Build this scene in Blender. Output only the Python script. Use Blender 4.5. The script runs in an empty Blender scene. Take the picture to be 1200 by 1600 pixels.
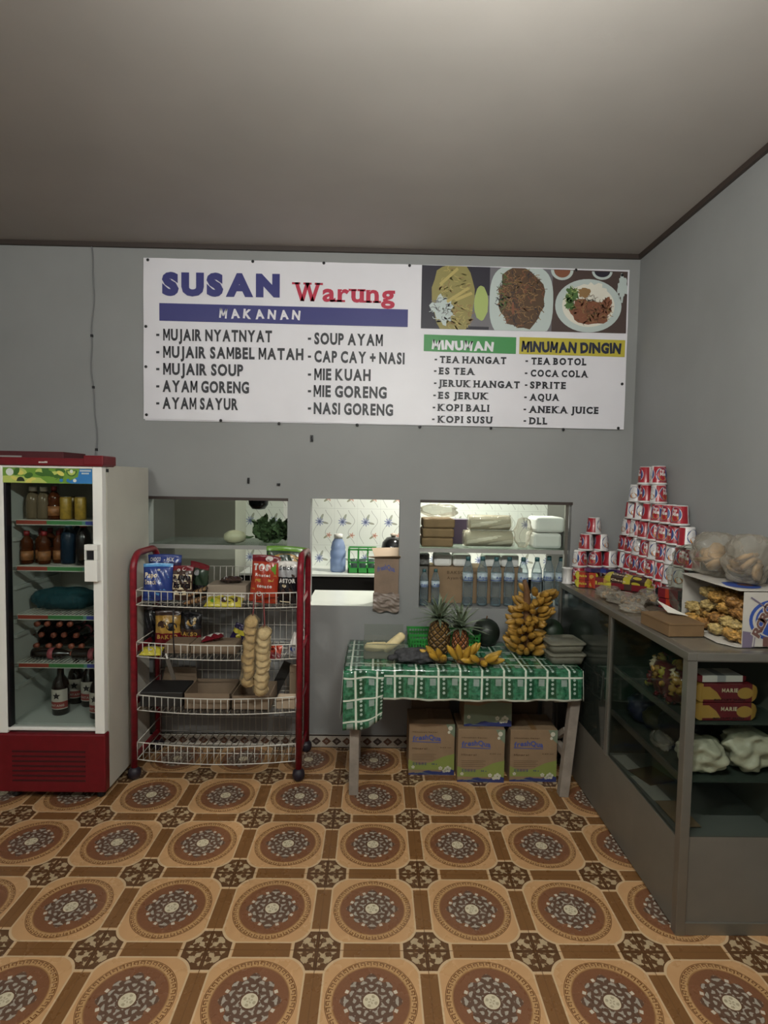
import bpy, bmesh, math, random
from math import pi, sin, cos, sqrt, atan2, radians
from mathutils import Vector, Matrix
random.seed(7)
sc = bpy.context.scene
COL = sc.collection
# ---------------------------------------------------------------- camera
F_PX, PITCH, YAW, ROLL, EYE = 874.905, 0.0546176, 0.0140089, -0.0173459, 1.7124
def cam_axes():
    f = Vector((sin(YAW)*cos(PITCH), cos(YAW)*cos(PITCH), -sin(PITCH)))
    r = Vector((cos(YAW), -sin(YAW), 0)); u = r.cross(f)
    return f, cos(ROLL)*r - sin(ROLL)*u, sin(ROLL)*r + cos(ROLL)*u
CF, CR, CU = cam_axes()
cd = bpy.data.cameras.new('camera'); cam = bpy.data.objects.new('camera', cd); COL.objects.link(cam)
cd.sensor_fit = 'VERTICAL'; cd.sensor_height = 36; cd.sensor_width = 27
cd.lens = 36*F_PX/1600; cd.clip_start = .02; cd.clip_end = 60
cam.matrix_world = Matrix(((CR.x, CU.x, -CF.x, 0), (CR.y, CU.y, -CF.y, 0), (CR.z, CU.z, -CF.z, EYE), (0, 0, 0, 1)))
sc.camera = cam
# ---------------------------------------------------------------- world, exposure, lamps
SHOP_LAMP = 660.0
FILL_LAMP = 480.0
KITCHEN_LAMP = 225.0
w = bpy.data.worlds.new('night'); sc.world = w; w.use_nodes = True
w.node_tree.nodes['Background'].inputs[0].default_value = (.02, .022, .028, 1)
sc.view_settings.view_transform = 'Standard'; sc.view_settings.look = 'None'
sc.view_settings.exposure = 0.0; sc.view_settings.gamma = 1.0
try: sc.view_settings.use_curve_mapping = False
except Exception: pass
# ---------------------------------------------------------------- helpers
WALL = 3.52                                     # the back wall stands this far from the camera
def at(px, py, Y):
    "the point seen at a photo pixel, at depth Y"
    d = CF + CR*((px-600)/F_PX) - CU*((py-800)/F_PX); t = Y/d.y
    return Vector((d.x*t, Y, EYE + d.z*t))
def on(px, py, z):
    "the point seen at a photo pixel, on the level z"
    d = CF + CR*((px-600)/F_PX) - CU*((py-800)/F_PX); t = (z-EYE)/d.z
    return Vector((d.x*t, d.y*t, z))
def span(x0, y0, x1, y1, Y):
    a, b = at(x0, y1, Y), at(x1, y0, Y)
    return (a.x+b.x)/2, a.z, abs(b.x-a.x), abs(b.z-a.z)
def lin(h):
    h = h.lstrip('#'); o = []
    for i in (0, 2, 4):
        c = int(h[i:i+2], 16)/255
        o.append(c/12.92 if c <= .04045 else ((c+.055)/1.055)**2.4)
    return (*o, 1)

class E:                                        # a node socket that takes arithmetic
    def __init__(s, nt, k): s.nt = nt; s.k = k
    def _m(s, op, b=None, c=None):
        n = s.nt.nodes.new('ShaderNodeMath'); n.operation = op
        for i, x in enumerate((s, b, c)):
            if x is None: continue
            if isinstance(x, E): s.nt.links.new(x.k, n.inputs[i])
            else: n.inputs[i].default_value = x
        return E(s.nt, n.outputs[0])
    def __add__(s, o): return s._m('ADD', o)
    __radd__ = __add__
    def __sub__(s, o): return s._m('SUBTRACT', o)
    def __rsub__(s, o): return (s*-1)+o
    def __mul__(s, o): return s._m('MULTIPLY', o)
    __rmul__ = __mul__
    def __truediv__(s, o): return s._m('DIVIDE', o)
    def fract(s): return s._m('FRACT')
    def floor(s): return s._m('FLOOR')
    def abs(s): return s._m('ABSOLUTE')
    def sin(s): return s._m('SINE')
    def cos(s): return s._m('COSINE')
    def sqrt(s): return s._m('SQRT')
    def atan2(s, o): return s._m('ARCTAN2', o)
    def lt(s, o): return s._m('LESS_THAN', o)
    def gt(s, o): return s._m('GREATER_THAN', o)
    def min(s, o): return s._m('MINIMUM', o)
    def max(s, o): return s._m('MAXIMUM', o)
    def band(s, a, b): return s.gt(a)*s.lt(b)
def mixc(nt, fac, a, b):
    n = nt.nodes.new('ShaderNodeMix'); n.data_type = 'RGBA'
    for i, x in ((0, fac), (6, a), (7, b)):
        if isinstance(x, E): nt.links.new(x.k, n.inputs[i])
        elif hasattr(x, 'is_linked'): nt.links.new(x, n.inputs[i])
        else: n.inputs[i].default_value = x
    return n.outputs[2]
def new_mat(name):
    m = bpy.data.materials.new(name); m.use_nodes = True
    nt = m.node_tree; return m, nt, nt.nodes['Principled BSDF']
def coords(nt, kind='Object'):
    t = nt.nodes.new('ShaderNodeTexCoord'); s = nt.nodes.new('ShaderNodeSeparateXYZ')
    nt.links.new(t.outputs[kind], s.inputs[0])
    return E(nt, s.outputs[0]), E(nt, s.outputs[1]), E(nt, s.outputs[2]), t.outputs[kind]
def noise(nt, vec, scale, detail=3, rough=.55):
    n = nt.nodes.new('ShaderNodeTexNoise'); n.inputs['Scale'].default_value = scale
    n.inputs['Detail'].default_value = detail; n.inputs['Roughness'].default_value = rough
    if vec is not None: nt.links.new(vec, n.inputs['Vector'])
    return E(nt, n.outputs[0])
def add_bump(nt, b, h, strength, dist=.01):
    n = nt.nodes.new('ShaderNodeBump'); n.inputs['Strength'].default_value = strength
    n.inputs['Distance'].default_value = dist
    nt.links.new(h.k, n.inputs['Height']); nt.links.new(n.outputs[0], b.inputs['Normal'])
MATS = {}
def mk(name, hexc, rough=.5, metal=0, spec=.5, var=None, bump=None, coat=0):
    if name in MATS: return MATS[name]
    m, nt, b = new_mat(name); c = lin(hexc)
    b.inputs['Base Color'].default_value = c; b.inputs['Roughness'].default_value = rough
    b.inputs['Metallic'].default_value = metal; b.inputs['Specular IOR Level'].default_value = spec
    b.inputs['Coat Weight'].default_value = coat
    if var or bump:
        _, _, _, vec = coords(nt)
        if var:
            n = noise(nt, vec, var[0]); k = var[1]
            d = tuple(x*(1-k) for x in c[:3])+(1,); l = tuple(min(1, x*(1+k)) for x in c[:3])+(1,)
            f = ((n-.32)/.36).max(0).min(1)
            nt.links.new(mixc(nt, f, d, l), b.inputs['Base Color'])
        if bump: add_bump(nt, b, noise(nt, vec, bump[0], 4), bump[1])
    MATS[name] = m; return m
def clear(name, hexc, opac=.08, rough=.08, body='e8ecea', crinkle=None, gloss=.6):
    "thin clear sheet: mostly transparent, glossy at grazing angles"
    if name in MATS: return MATS[name]
    m, nt, b = new_mat(name)
    out = [n for n in nt.nodes if n.type == 'OUTPUT_MATERIAL'][0]
    tr = nt.nodes.new('ShaderNodeBsdfTransparent'); tr.inputs[0].default_value = lin(hexc)
    b.inputs['Base Color'].default_value = lin(body); b.inputs['Roughness'].default_value = rough
    lw = nt.nodes.new('ShaderNodeLayerWeight'); lw.inputs[0].default_value = .25
    fac = (E(nt, lw.outputs[0])*gloss+opac).min(1)
    if crinkle:
        _, _, _, vec = coords(nt); add_bump(nt, b, noise(nt, vec, crinkle[0], 3), crinkle[1], .02)
    mx = nt.nodes.new('ShaderNodeMixShader')
    nt.links.new(fac.k, mx.inputs[0]); nt.links.new(tr.outputs[0], mx.inputs[1]); nt.links.new(b.outputs[0], mx.inputs[2])
    nt.links.new(mx.outputs[0], out.inputs[0]); MATS[name] = m; return m

GLY = {}
def glyph(ch, bold):
    "outline of one character, cap height 1"
    k = (ch, bold)
    if k in GLY: return GLY[k]
    if ch in 'MW':                              # drawn from strokes so that the counters stay open
        t = .1+2*bold; W_ = .86 if ch == 'M' else 1.02; q = []
        if ch == 'M':
            q = [[(0, 0), (t, 0), (t, 1), (0, 1)], [(W_-t, 0), (W_, 0), (W_, 1), (W_-t, 1)],
                 [(0, 1), (t*1.1, 1), (W_/2+t*.5, .22), (W_/2-t*.5, .22)], [(W_-t*1.1, 1), (W_, 1), (W_/2+t*.5, .22), (W_/2-t*.5, .22)]]
        else:
            a = [0, W_*.27, W_*.5, W_*.73, W_]; yy = [1, 0, 1, 0, 1]
            for i in range(4): q.append([(a[i]-t*.55, yy[i]), (a[i]+t*.55, yy[i]), (a[i+1]+t*.55, yy[i+1]), (a[i+1]-t*.55, yy[i+1])])
        vs = [p for f in q for p in f]; x0 = min(v[0] for v in vs); vs = [(x-x0, y) for x, y in vs]
        GLY[k] = (vs, [tuple(range(i*4, i*4+4)) for i in range(4)], max(v[0] for v in vs)); return GLY[k]
    c = bpy.data.curves.new('glyph', 'FONT'); c.body = ch; c.size = 1; c.offset = bold; c.resolution_u = 3
    o = bpy.data.objects.new('glyph', c); COL.objects.link(o)
    dg = bpy.context.evaluated_depsgraph_get(); dg.update()
    me = bpy.data.meshes.new_from_object(o.evaluated_get(dg))
    vs = [(v.co.x, v.co.y) for v in me.vertices]; fs = [tuple(p.vertices) for p in me.polygons]
    bpy.data.objects.remove(o); bpy.data.curves.remove(c); bpy.data.meshes.remove(me)
    if ch != 'H':
        y0, y1 = CAP(bold); vs = [(x/(y1-y0), (y-y0)/(y1-y0)) for x, y in vs]
    if vs:
        x0 = min(v[0] for v in vs); vs = [(x-x0, y) for x, y in vs]; wd = max(v[0] for v in vs)
    else: wd = .3
    if ch == 'H':
        raw = vs; y0 = min(v[1] for v in raw); y1 = max(v[1] for v in raw); GLY[('cap', bold)] = (y0, y1)
        vs = [(x/(y1-y0), (y-y0)/(y1-y0)) for x, y in raw]; wd /= (y1-y0)
    GLY[k] = (vs, fs, wd); return GLY[k]
def CAP(bold):
    if ('cap', bold) not in GLY: glyph('H', bold)
    return GLY[('cap', bold)]
SLAB = {'A': ((.08, 0), (.92, 0)), 'B': ((.1, 0), (.1, 1)), 'D': ((.1, 0), (.1, 1)), 'E': ((.12, 0), (.12, 1)), 'G': ((.9, .4),),
        'H': ((.12, 0), (.88, 0), (.12, 1), (.88, 1)), 'I': ((.5, 0), (.5, 1)), 'J': ((.75, 1),), 'K': ((.12, 0), (.12, 1), (.9, 0), (.85, 1)),
        'L': ((.12, 0), (.12, 1)), 'N': ((.12, 0), (.12, 1), (.88, 1)), 'P': ((.12, 0), (.12, 1)), 'R': ((.12, 0), (.12, 1), (.9, 0)),
        'T': ((.5, 0),), 'U': ((.12, 1), (.88, 1)), 'Y': ((.08, 1), (.92, 1), (.5, 0)), 'W': ((.06, 1), (.5, 1), (.94, 1)),
        'r': ((.3, 0),), 'n': ((.14, 0), (.86, 0)), 'u': ((.1, .72), (.8, .72)), 'a': ((.9, 0),)}

class MB:                                       # gathers shapes into ONE mesh
    def __init__(s, xf=None): s.v = []; s.f = []; s.m = []; s.s = []; s.uv = {}; s.X = xf
    def add(s, vs, fs, m=0, smooth=False, uv=None):
        o = len(s.v)
        if s.X is not None: vs = [s.X @ Vector(v) for v in vs]
        if uv:
            for i, t in enumerate(uv): s.uv[o+i] = t
        s.v += [tuple(v) for v in vs]
        for i, f in enumerate(fs):
            s.f.append(tuple(o+k for k in f)); s.m.append(m[i] if isinstance(m, list) else m); s.s.append(smooth)
        return s
    def box(s, x0, x1, y0, y1, z0, z1, m=0):
        return s.add([(x, y, z) for z in (z0, z1) for y in (y0, y1) for x in (x0, x1)],
                     [(0, 2, 3, 1), (4, 5, 7, 6), (0, 1, 5, 4), (2, 6, 7, 3), (0, 4, 6, 2), (1, 3, 7, 5)], m)
    def bar(s, a, b, wx, wy, m=0):
        "square bar from a to b"
        a, b = Vector(a), Vector(b); d = (b-a).normalized()
        u = d.cross(Vector((0, 1, 0)) if abs(d.y) < .9 else Vector((1, 0, 0))).normalized(); v = d.cross(u)
        q = [p+u*(i*wx/2)+v*(j*wy/2) for p in (a, b) for i, j in ((-1, -1), (1, -1), (1, 1), (-1, 1))]
        return s.add(q, [(3, 2, 1, 0), (4, 5, 6, 7), (0, 1, 5, 4), (1, 2, 6, 5), (2, 3, 7, 6), (3, 0, 4, 7)], m)
    def tube(s, pts, r, n=8, m=0, closed=False):
        pts = [Vector(p) for p in pts]; N = len(pts)
        rs = r if isinstance(r, (list, tuple)) else [r]*N
        t0 = (pts[1]-pts[0]).normalized(); u = t0.orthogonal().normalized(); vs = []
        for i, p in enumerate(pts):
            if closed: t = (pts[(i+1) % N]-pts[i-1]).normalized()
            else: t = (pts[min(i+1, N-1)]-pts[max(i-1, 0)]).normalized()
            u = (u-t*u.dot(t)).normalized(); v = t.cross(u)
            for k in range(n):
                a = 2*pi*k/n; vs.append(p+(u*cos(a)+v*sin(a))*rs[i])
        fs = []
        for i in range(N if closed else N-1):
            j = (i+1) % N
            for k in range(n):
                l = (k+1) % n; fs.append((i*n+k, i*n+l, j*n+l, j*n+k))
        if not closed: fs += [tuple(range(n))[::-1], tuple(range((N-1)*n, N*n))]
        return s.add(vs, fs, m, True)
    def lathe(s, prof, n=20, m=0, c=(0, 0, 0), smooth=True, wob=None):
        vs = []; fs = []; ms = []
        for j, (r, z) in enumerate(prof):
            for k in range(n):
                a = 2*pi*k/n; rr = r*(wob(a, j) if wob else 1)
                vs.append((c[0]+rr*cos(a), c[1]+rr*sin(a), c[2]+z))
        for j in range(len(prof)-1):
            for k in range(n):
                l = (k+1) % n; fs.append((j*n+k, j*n+l, (j+1)*n+l, (j+1)*n+k))
                ms.append(m(j, k) if callable(m) else (m[j] if isinstance(m, (list, tuple)) else m))
        e = ms[-1]; st = ms[0]
        if prof[0][0] > 1e-5: fs.append(tuple(range(n))[::-1]); ms.append(st)
        if prof[-1][0] > 1e-5: fs.append(tuple(range((len(prof)-1)*n, len(prof)*n))); ms.append(e)
        return s.add(vs, fs, ms, smooth)
    def grid(s, fn, nu, nv, m=0, smooth=True, uv=None, close_u=False):
        vs = [fn(i/nu, j/nv) for j in range(nv+1) for i in range(nu+1)]; W = nu+1
        fs = [(j*W+i, j*W+i+1, (j+1)*W+i+1, (j+1)*W+i) for j in range(nv) for i in range(nu)]
        ms = [m(i/nu, j/nv) for j in range(nv) for i in range(nu)] if callable(m) else m
        u = [uv(i/nu, j/nv) for j in range(nv+1) for i in range(nu+1)] if uv else None
        return s.add(vs, fs, ms, smooth, u)
    def shape(s, pts, fn, m=0):
        "flat outline, mapped by fn(u, v)"
        return s.add([fn(*p) for p in pts], [tuple(range(len(pts)))], m)
    def disc(s, cu, cv, ru, rv, fn, m=0, n=20, a0=0, a1=2*pi):
        return s.shape([(cu+ru*cos(a0+(a1-a0)*k/n), cv+rv*sin(a0+(a1-a0)*k/n)) for k in range(n if abs(a1-a0-2*pi) < 1e-6 else n+1)], fn, m)
    def star(s, cu, cv, ru, rv, fn, m=0, k=5, inner=.42):
        return s.shape([(cu+ru*(1 if i % 2 == 0 else inner)*sin(pi*i/k), cv+rv*(1 if i % 2 == 0 else inner)*cos(pi*i/k)) for i in range(2*k)], fn, m)
    def text(s, body, fn, bold=.02, m=0, gap=.14, slab=False, jit=0, space=.34):
        "text filling the unit square of fn(u, v)"
        x = 0; items = []
        for ch in body:
            if ch == ' ': x += space; continue
            vs, fs, wd = glyph(ch, bold); items.append((ch, x, vs, fs, wd)); x += wd+gap
        tot = x-gap
        for i, (ch, x, vs, fs, wd) in enumerate(items):
            a = jit*(1 if i % 2 else -1); cx = x+wd/2
            P = lambda px, py: fn((cx+(px-wd/2)*cos(a)-(py-.5)*sin(a))/tot, .5+(px-wd/2)*sin(a)+(py-.5)*cos(a))
            s.add([P(*v) for v in vs], fs, m)
            if slab:
                for fx, fy in SLAB.get(ch, ()):
                    q = x+fx*wd; h = .11; z0 = 0 if fy == 0 else (fy-h); b = .19
                    s.add([fn((q-b)/tot, z0), fn((q+b)/tot, z0), fn((q+b)/tot, z0+h), fn((q-b)/tot, z0+h)], [(0, 1, 2, 3)], m)
        return s
    def build(s, name, mats, parent=None, bevel=0, loc=None, recalc=True, subsurf=0):
        me = bpy.data.meshes.new(name); me.from_pydata(s.v, [], s.f)
        for m in (mats if isinstance(mats, (list, tuple)) else [mats]): me.materials.append(m)
        me.polygons.foreach_set('material_index', s.m); me.polygons.foreach_set('use_smooth', s.s)
        if s.uv:
            l = me.uv_layers.new(name='UVMap')
            for lo in me.loops: l.data[lo.index].uv = s.uv.get(lo.vertex_index, (0, 0))
        if recalc:
            bm = bmesh.new(); bm.from_mesh(me); bmesh.ops.recalc_face_normals(bm, faces=bm.faces); bm.to_mesh(me); bm.free()
        me.update()
        o = bpy.data.objects.new(name, me); COL.objects.link(o)
        if parent: o.parent = parent
        if loc: o.location = loc
        if bevel:
            b = o.modifiers.new('bevel', 'BEVEL'); b.width = bevel; b.segments = 2; b.limit_method = 'ANGLE'; b.angle_limit = radians(40)
        if subsurf:
            b = o.modifiers.new('smooth', 'SUBSURF'); b.levels = subsurf; b.render_levels = subsurf
        return o
def tag(o, label, cat, group=None, kind=None):
    o['label'] = label; o['category'] = cat
    if group: o['group'] = group
    if kind: o['kind'] = kind
    return o
def thing(name, label, cat, loc=(0, 0, 0), rot=(0, 0, 0), group=None):
    o = bpy.data.objects.new(name, None); COL.objects.link(o); o.empty_display_size = .05
    o.location = loc; o.rotation_euler = rot if isinstance(rot, (tuple, list)) else (0, 0, rot)
    return tag(o, label, cat, group)
def struct(o): o['kind'] = 'structure'; return o
def kids(o): return [c for c in COL.objects if c.parent is o]
def dup(root, loc, rot=None, label=None, scale=None, children=None):
    r = root.copy(); COL.objects.link(r); r.location = loc
    if rot is not None: r.rotation_euler = rot if isinstance(rot, (tuple, list)) else (0, 0, rot)
    if scale: r.scale = scale if isinstance(scale, (tuple, list)) else (scale,)*3
    if label: r['label'] = label
    for ch in (children or kids(root)):
        c = ch.copy(); COL.objects.link(c); c.parent = r
        for g in kids(ch):
            d = g.copy(); COL.objects.link(d); d.parent = c
    return r
def plane(a, b, d, eps=(0, 0, 0)):
    "unit square: a = lower left, b = lower right, d = upper left"
    a, b, d, e = Vector(a), Vector(b), Vector(d), Vector(eps)
    return lambda u, v: a+(b-a)*u+(d-a)*v+e
def quad4(bl, br, tl, tr):
    return lambda u, v: (Vector(bl)*(1-u)+Vector(br)*u)*(1-v)+(Vector(tl)*(1-u)+Vector(tr)*u)*v
# ---------------------------------------------------------------- materials of the setting
def floor_material():
    m, nt, b = new_mat('patterned_floor_tiles')
    x, y, z, vec = coords(nt); T = .4
    fu = ((x-(.0104-T/2))/T).fract()-.5; fv = ((y-(1.756-T/2))/T).fract()-.5
    cu = .5-fu.abs(); cv = .5-fv.abs()
    n1 = noise(nt, vec, 9, 4); n2 = noise(nt, vec, 140, 2)
    tan_ = mixc(nt, n1, lin('c69d70'), lin('ba8d62'))
    brown = mixc(nt, n2, lin('74502e'), lin('7e5835'))
    light = lin('c6a985'); dark = lin('3c2415'); cream = lin('cbbfa4'); motif = lin('b09a7a')
    mn = cu.min(cv); mx = cu.max(cv)
    col = mixc(nt, mn.band(.076, .092), tan_, light)
    bars = mn.lt(.076)*mx.gt(.243)
    col = mixc(nt, bars, col, brown)
    octo = lambda k: cu.lt(.212+k)*cv.lt(.212+k)*(cu*cv).lt(.0172+k*.2)
    col = mixc(nt, octo(.024), col, light)
    col = mixc(nt, octo(0), col, lin('5e4129'))
    rr = (cu*cu+cv*cv).sqrt(); an = cv.atan2(cu)
    leaf = ((an*8).cos()*.5+(rr*95).sin()*.35+(n2-.5)*1.6).gt(-.05)*rr.band(.03, .18)*mn.gt(.018)
    col = mixc(nt, octo(-.01)*leaf, col, motif)
    col = mixc(nt, octo(0)*mn.lt(.009), col, dark)
    r = (fu*fu+fv*fv).sqrt(); th = fv.atan2(fu)
    # key-pattern ring
    col = mixc(nt, r.lt(.386), col, lin('b58e62'))
    K = (th*(40/(2*pi))).fract(); t = (r-.336)/.04
    key = K.lt(.14).max(t.gt(.78)*K.lt(.72)).max(K.band(.58, .72)*t.gt(.35)).max(t.band(.32, .5)*K.band(.35, .72))
    col = mixc(nt, r.band(.336, .376)*key, col, lin('6a4020'))
    col = mixc(nt, r.band(.380, .386), col, lin('6a4020'))
    # red-brown disc with grey rosette
    col = mixc(nt, r.lt(.328), col, lin('966e46'))
    col = mixc(nt, r.lt(.318), col, mixc(nt, n2, lin('744b31'), lin('825840')))
    c8 = (th*8).cos(); edge = c8*.026+(th*4).cos()*.012+.222
    ros = r.lt(edge)
    col = mixc(nt, ros, col, lin('60483a'))
    s1 = ((r*88)+(c8*2.2)).sin(); s2 = ((th*16).cos()*.9+(r*150).sin()*.7)
    col = mixc(nt, ros*(s1*.7+s2*.5+(n2-.5)*2.2).gt(.42)*r.gt(.078), col, lin('a0978a'))
    knob = ((th*8/(2*pi)).fract()-.5).abs().lt(.09)*r.band(.205, .235)
    col = mixc(nt, knob, col, lin('c4b8a6'))
    col = mixc(nt, r.lt(.074), col, lin('5a3a26'))
    col = mixc(nt, r.lt(.068), col, cream)
    col = mixc(nt, r.lt(.06)*((th*4).sin()*(r*110).sin()).gt(.25), col, lin('a89a80'))
    col = mixc(nt, mn.lt(.0035), col, lin('6b4a2c'))
    nt.links.new(col, b.inputs['Base Color'])
    nt.links.new((n1*.16+.2).k, b.inputs['Roughness']); b.inputs['Specular IOR Level'].default_value = .42
    add_bump(nt, b, noise(nt, vec, 6, 2), .03)
    return m
def band_material():
    "white border tiles with a row of dark diamonds"
    m, nt, b = new_mat('diamond_border_tiles'); x, y, z, vec = coords(nt); P = .0655
    k = x/P; u = (k.fract()-.5).abs(); v = ((z-.041)/.052).abs()
    n = noise(nt, vec, 260, 2)
    col = mixc(nt, n.gt(.56), lin('b9b2a6'), lin('8f877c'))
    d = (u*1.05+v)
    alt = (k*.5).fract().gt(.5)
    col = mixc(nt, d.lt(.49), col, mixc(nt, alt, lin('3a2b26'), lin('5b3a2a')))
    col = mixc(nt, d.lt(.2)*n.gt(.48), col, lin('8c8078'))
    col = mixc(nt, z.gt(.072).max(z.lt(.01)), col, lin('a8a198'))
    col = mixc(nt, z.band(.0755, .084).max(z.lt(.005)), col, lin('2b201c'))
    nt.links.new(col, b.inputs['Base Color']); b.inputs['Roughness'].default_value = .3
    return m
def flower_material():
    "white wall tiles with blue and red flowers and thin tendrils"
    m, nt, b = new_mat('flowered_wall_tiles'); x, y, z, vec = coords(nt); W, H = .2055, .329
    u = (((x-.039)/W).fract()-.5)*W; v = (((z-.148)/H).fract()-.5)*H
    n = noise(nt, vec, 5, 2); col = mixc(nt, n, lin('e9ece6'), lin('dde2dc'))
    def vine(off, amp, fr):
        return (u-off-(v*fr).sin()*amp).abs().lt(.0022)
    col = mixc(nt, (vine(.05, .028, 30).max(vine(-.06, .024, 26)))*v.band(-.15, .15), col, lin('a9aaa6'))
    def leaf(cx, cy, ax, ay, rx, ry):
        a = u-cx; c = v-cy; p = a*ax+c*ay; q = c*ax-a*ay
        return ((p/rx)*(p/rx)+(q/ry)*(q/ry)).lt(1)
    def flower(cx, cy, R, pet, c1, c2, col):
        a = u-cx; c = v-cy; rr = (a*a+c*c).sqrt(); th = c.atan2(a)
        col = mixc(nt, rr.lt(((th*pet).cos()*.3+.68)*R), col, lin(c1))
        return mixc(nt, rr.lt(R*.28), col, lin(c2))
    col = mixc(nt, leaf(-.012, .082, .42, .9, .036, .011), col, lin('a5a99c'))
    col = mixc(nt, leaf(.02, .035, .97, -.22, .03, .009), col, lin('9ea093'))
    col = flower(-.03, .045, .042, 9, '8f97b5', '5f6888', col)
    col = mixc(nt, leaf(.03, -.088, .8, .6, .028, .009), col, lin('9a9c88'))
    col = flower(.055, -.075, .027, 5, 'cfa898', 'b07a6c', col)
    joint = (v.abs().gt(H/2-.0012)).max(u.abs().gt(W/2-.0008))
    col = mixc(nt, joint, col, lin('c4c8c4'))
    nt.links.new(col, b.inputs['Base Color']); b.inputs['Roughness'].default_value = .22
    return m
wall_m = mk('grey_wall_paint', '8b8c8c', .62, var=(2.2, .05), bump=(60, .04))
ceil_m = mk('grey_ceiling_paint', 'a09b96', .8, var=(1.3, .06), bump=(45, .03))
trim_m = mk('dark_brown_trim', '3a302c', .55)
white_tile = mk('white_tile', 'dcdfd8', .25, var=(5, .03))
alu = mk('grey_aluminium', '85827a', .34, metal=.65, var=(9, .06))
glass = clear('clear_glass', 'fbfefc', .02, .03, '141a17', gloss=.5)
wood = mk('grey_wood', '8a8076', .7, var=(14, .18))
kraft = mk('kraft_card', '8c7459', .8, var=(11, .08))
black = mk('black_plastic', '16151a', .4)
white = mk('white_plastic', 'dcdad4', .4)
dark = mk('painted_gap_shade', '141210', .8)

# ---------------------------------------------------------------- the room
RX, LX, FRONT, CEIL = 1.607, -3.3, -1.7, 3.135
mb = MB(); mb.box(LX-.1, 2.6, FRONT-.1, 5.2, -.06, 0); struct(mb.build('floor', floor_material()))
mb = MB(); mb.box(LX-.1, RX+.1, FRONT-.1, WALL+.1, CEIL, CEIL+.06)
struct(mb.build('ceiling', ceil_m))
T = .12
O1 = (-1.441, -.557, .915, 1.592); O2 = (-.414, .150, .918, 1.597); O3 = (.280, 1.236, .915, 1.597)
mb = MB(); xs = [LX-.1]
for (a, b_, c, d) in (O1, O2, O3):
    mb.box(xs[-1], a, WALL, WALL+T, 0, CEIL); mb.box(a, b_, WALL, WALL+T, 0, c); mb.box(a, b_, WALL, WALL+T, d, CEIL); xs.append(b_)
mb.box(xs[-1], RX+.1, WALL, WALL+T, 0, CEIL); struct(mb.build('wall_back', wall_m))
mb = MB(); mb.box(RX, RX+.1, FRONT, WALL, 0, CEIL); struct(mb.build('wall_right', wall_m))
mb = MB(); mb.box(LX-.1, LX, FRONT, WALL, 0, CEIL); struct(mb.build('wall_left', wall_m))
mb = MB(); mb.box(LX-.1, RX+.1, FRONT-.1, FRONT, 0, CEIL); struct(mb.build('wall_front', wall_m))
mb = MB(); mb.box(LX, RX, WALL-.018, WALL, CEIL-.028, CEIL); struct(mb.build('trim_1', trim_m))
mb = MB(); mb.box(RX-.018, RX, FRONT, WALL-.018, CEIL-.028, CEIL); struct(mb.build('trim_2', trim_m))
mb = MB(); mb.box(LX, 1.3, WALL-.008, WALL, 0, .084); struct(mb.build('baseboard_back', band_material()))
# dark lines where the openings were cut
for i, (a, b_, c, d) in enumerate((O1, O3)):
    mb = MB(); mb.box(a-.004, b_+.004, WALL-.006, WALL+.1, d-.014, d+.004); struct(mb.build('trim_%d' % (i+3), trim_m))
# kitchen behind the openings
KY = 5.0
mb = MB(); mb.box(-1.22, 2.3, KY, KY+.08, 0, 2.45); struct(mb.build('wall_kitchen', flower_material()))
mb = MB(); mb.box(-3.0, -1.22, 4.62, 4.7, 0, 2.45); mb.box(-1.22, -1.16, 4.62, KY, 0, 2.45)
struct(mb.build('wall_partition', mk('grey_green_paint', 'a5a79b', .6, var=(2, .06))))
mb = MB(); mb.box(-3.05, -3.0, WALL+T, 4.7, 0, 2.45); mb.box(2.3, 2.36, WALL+T, KY, 0, 2.45); struct(mb.build('wall_kitchen_side', wall_m))
mb = MB(); mb.box(-3.05, 2.36, WALL+T, KY+.08, 2.45, 2.5); struct(mb.build('ceiling_kitchen', ceil_m))
mb = MB(); mb.box(-1.93, -1.66, 4.585, 4.62, 0, 2.1); struct(mb.build('door_1', mk('brown_door', '5d5148', .5, var=(6, .1))))
# kitchen lamp, shop lamp and an added fill lamp
def emitter(name, hexc, s):
    m, nt, b = new_mat(name); b.inputs['Base Color'].default_value = (.8, .8, .8, 1)
    b.inputs['Emission Color'].default_value = lin(hexc); b.inputs['Emission Strength'].default_value = s; return m
def ceiling_lamp(x, y, z, r, s, label, hexc):
    t = thing('ceiling_lamp', label, 'lamp', (x, y, z))
    m = MB(); m.lathe([(r*1.12, 0), (r*1.12, -.018), (r, -.026)], 32); m.build('base', white, t)
    m = MB(); m.lathe([(r*cos(a), -.026-r*.42*sin(a)) for a in [k*pi/2/7 for k in range(8)]], 32)
    m.build('diffuser', emitter('lamp_glow', hexc, s), t); return t
def tube_lamp(label, x, y, drop, power):
    t = thing('tube_lamp', label, 'lamp', (x, y, CEIL-drop))
    mb = MB(); mb.box(-.33, .33, -.016, .016, -.03, 0); mb.box(-.33, -.305, -.016, .016, -.08, -.03); mb.box(.305, .33, -.016, .016, -.08, -.03); mb.build('base', white, t, bevel=.003)
    mb = MB(); mb.tube([(-.305, 0, -.06), (.305, 0, -.06)], .015, 14); mb.build('tube', emitter('tube_glow', 'fbfcf4', power), t)
    if drop > .02:
        for x_ in (-.25, .25): mb = MB(); mb.tube([(x_, 0, 0), (x_, 0, drop-.004)], .003, 6); mb.build('cord', black, t)
tube_lamp('white tube lamp hanging on two cords from the middle of the shop ceiling', .24, .74, .5, SHOP_LAMP)
tube_lamp('unseen white tube lamp added as fill on the shop ceiling near the front left corner', -1.9, -.5, .0, FILL_LAMP)  # added fill lamp out of view, set left to suit the fridge's wall shadow
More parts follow.
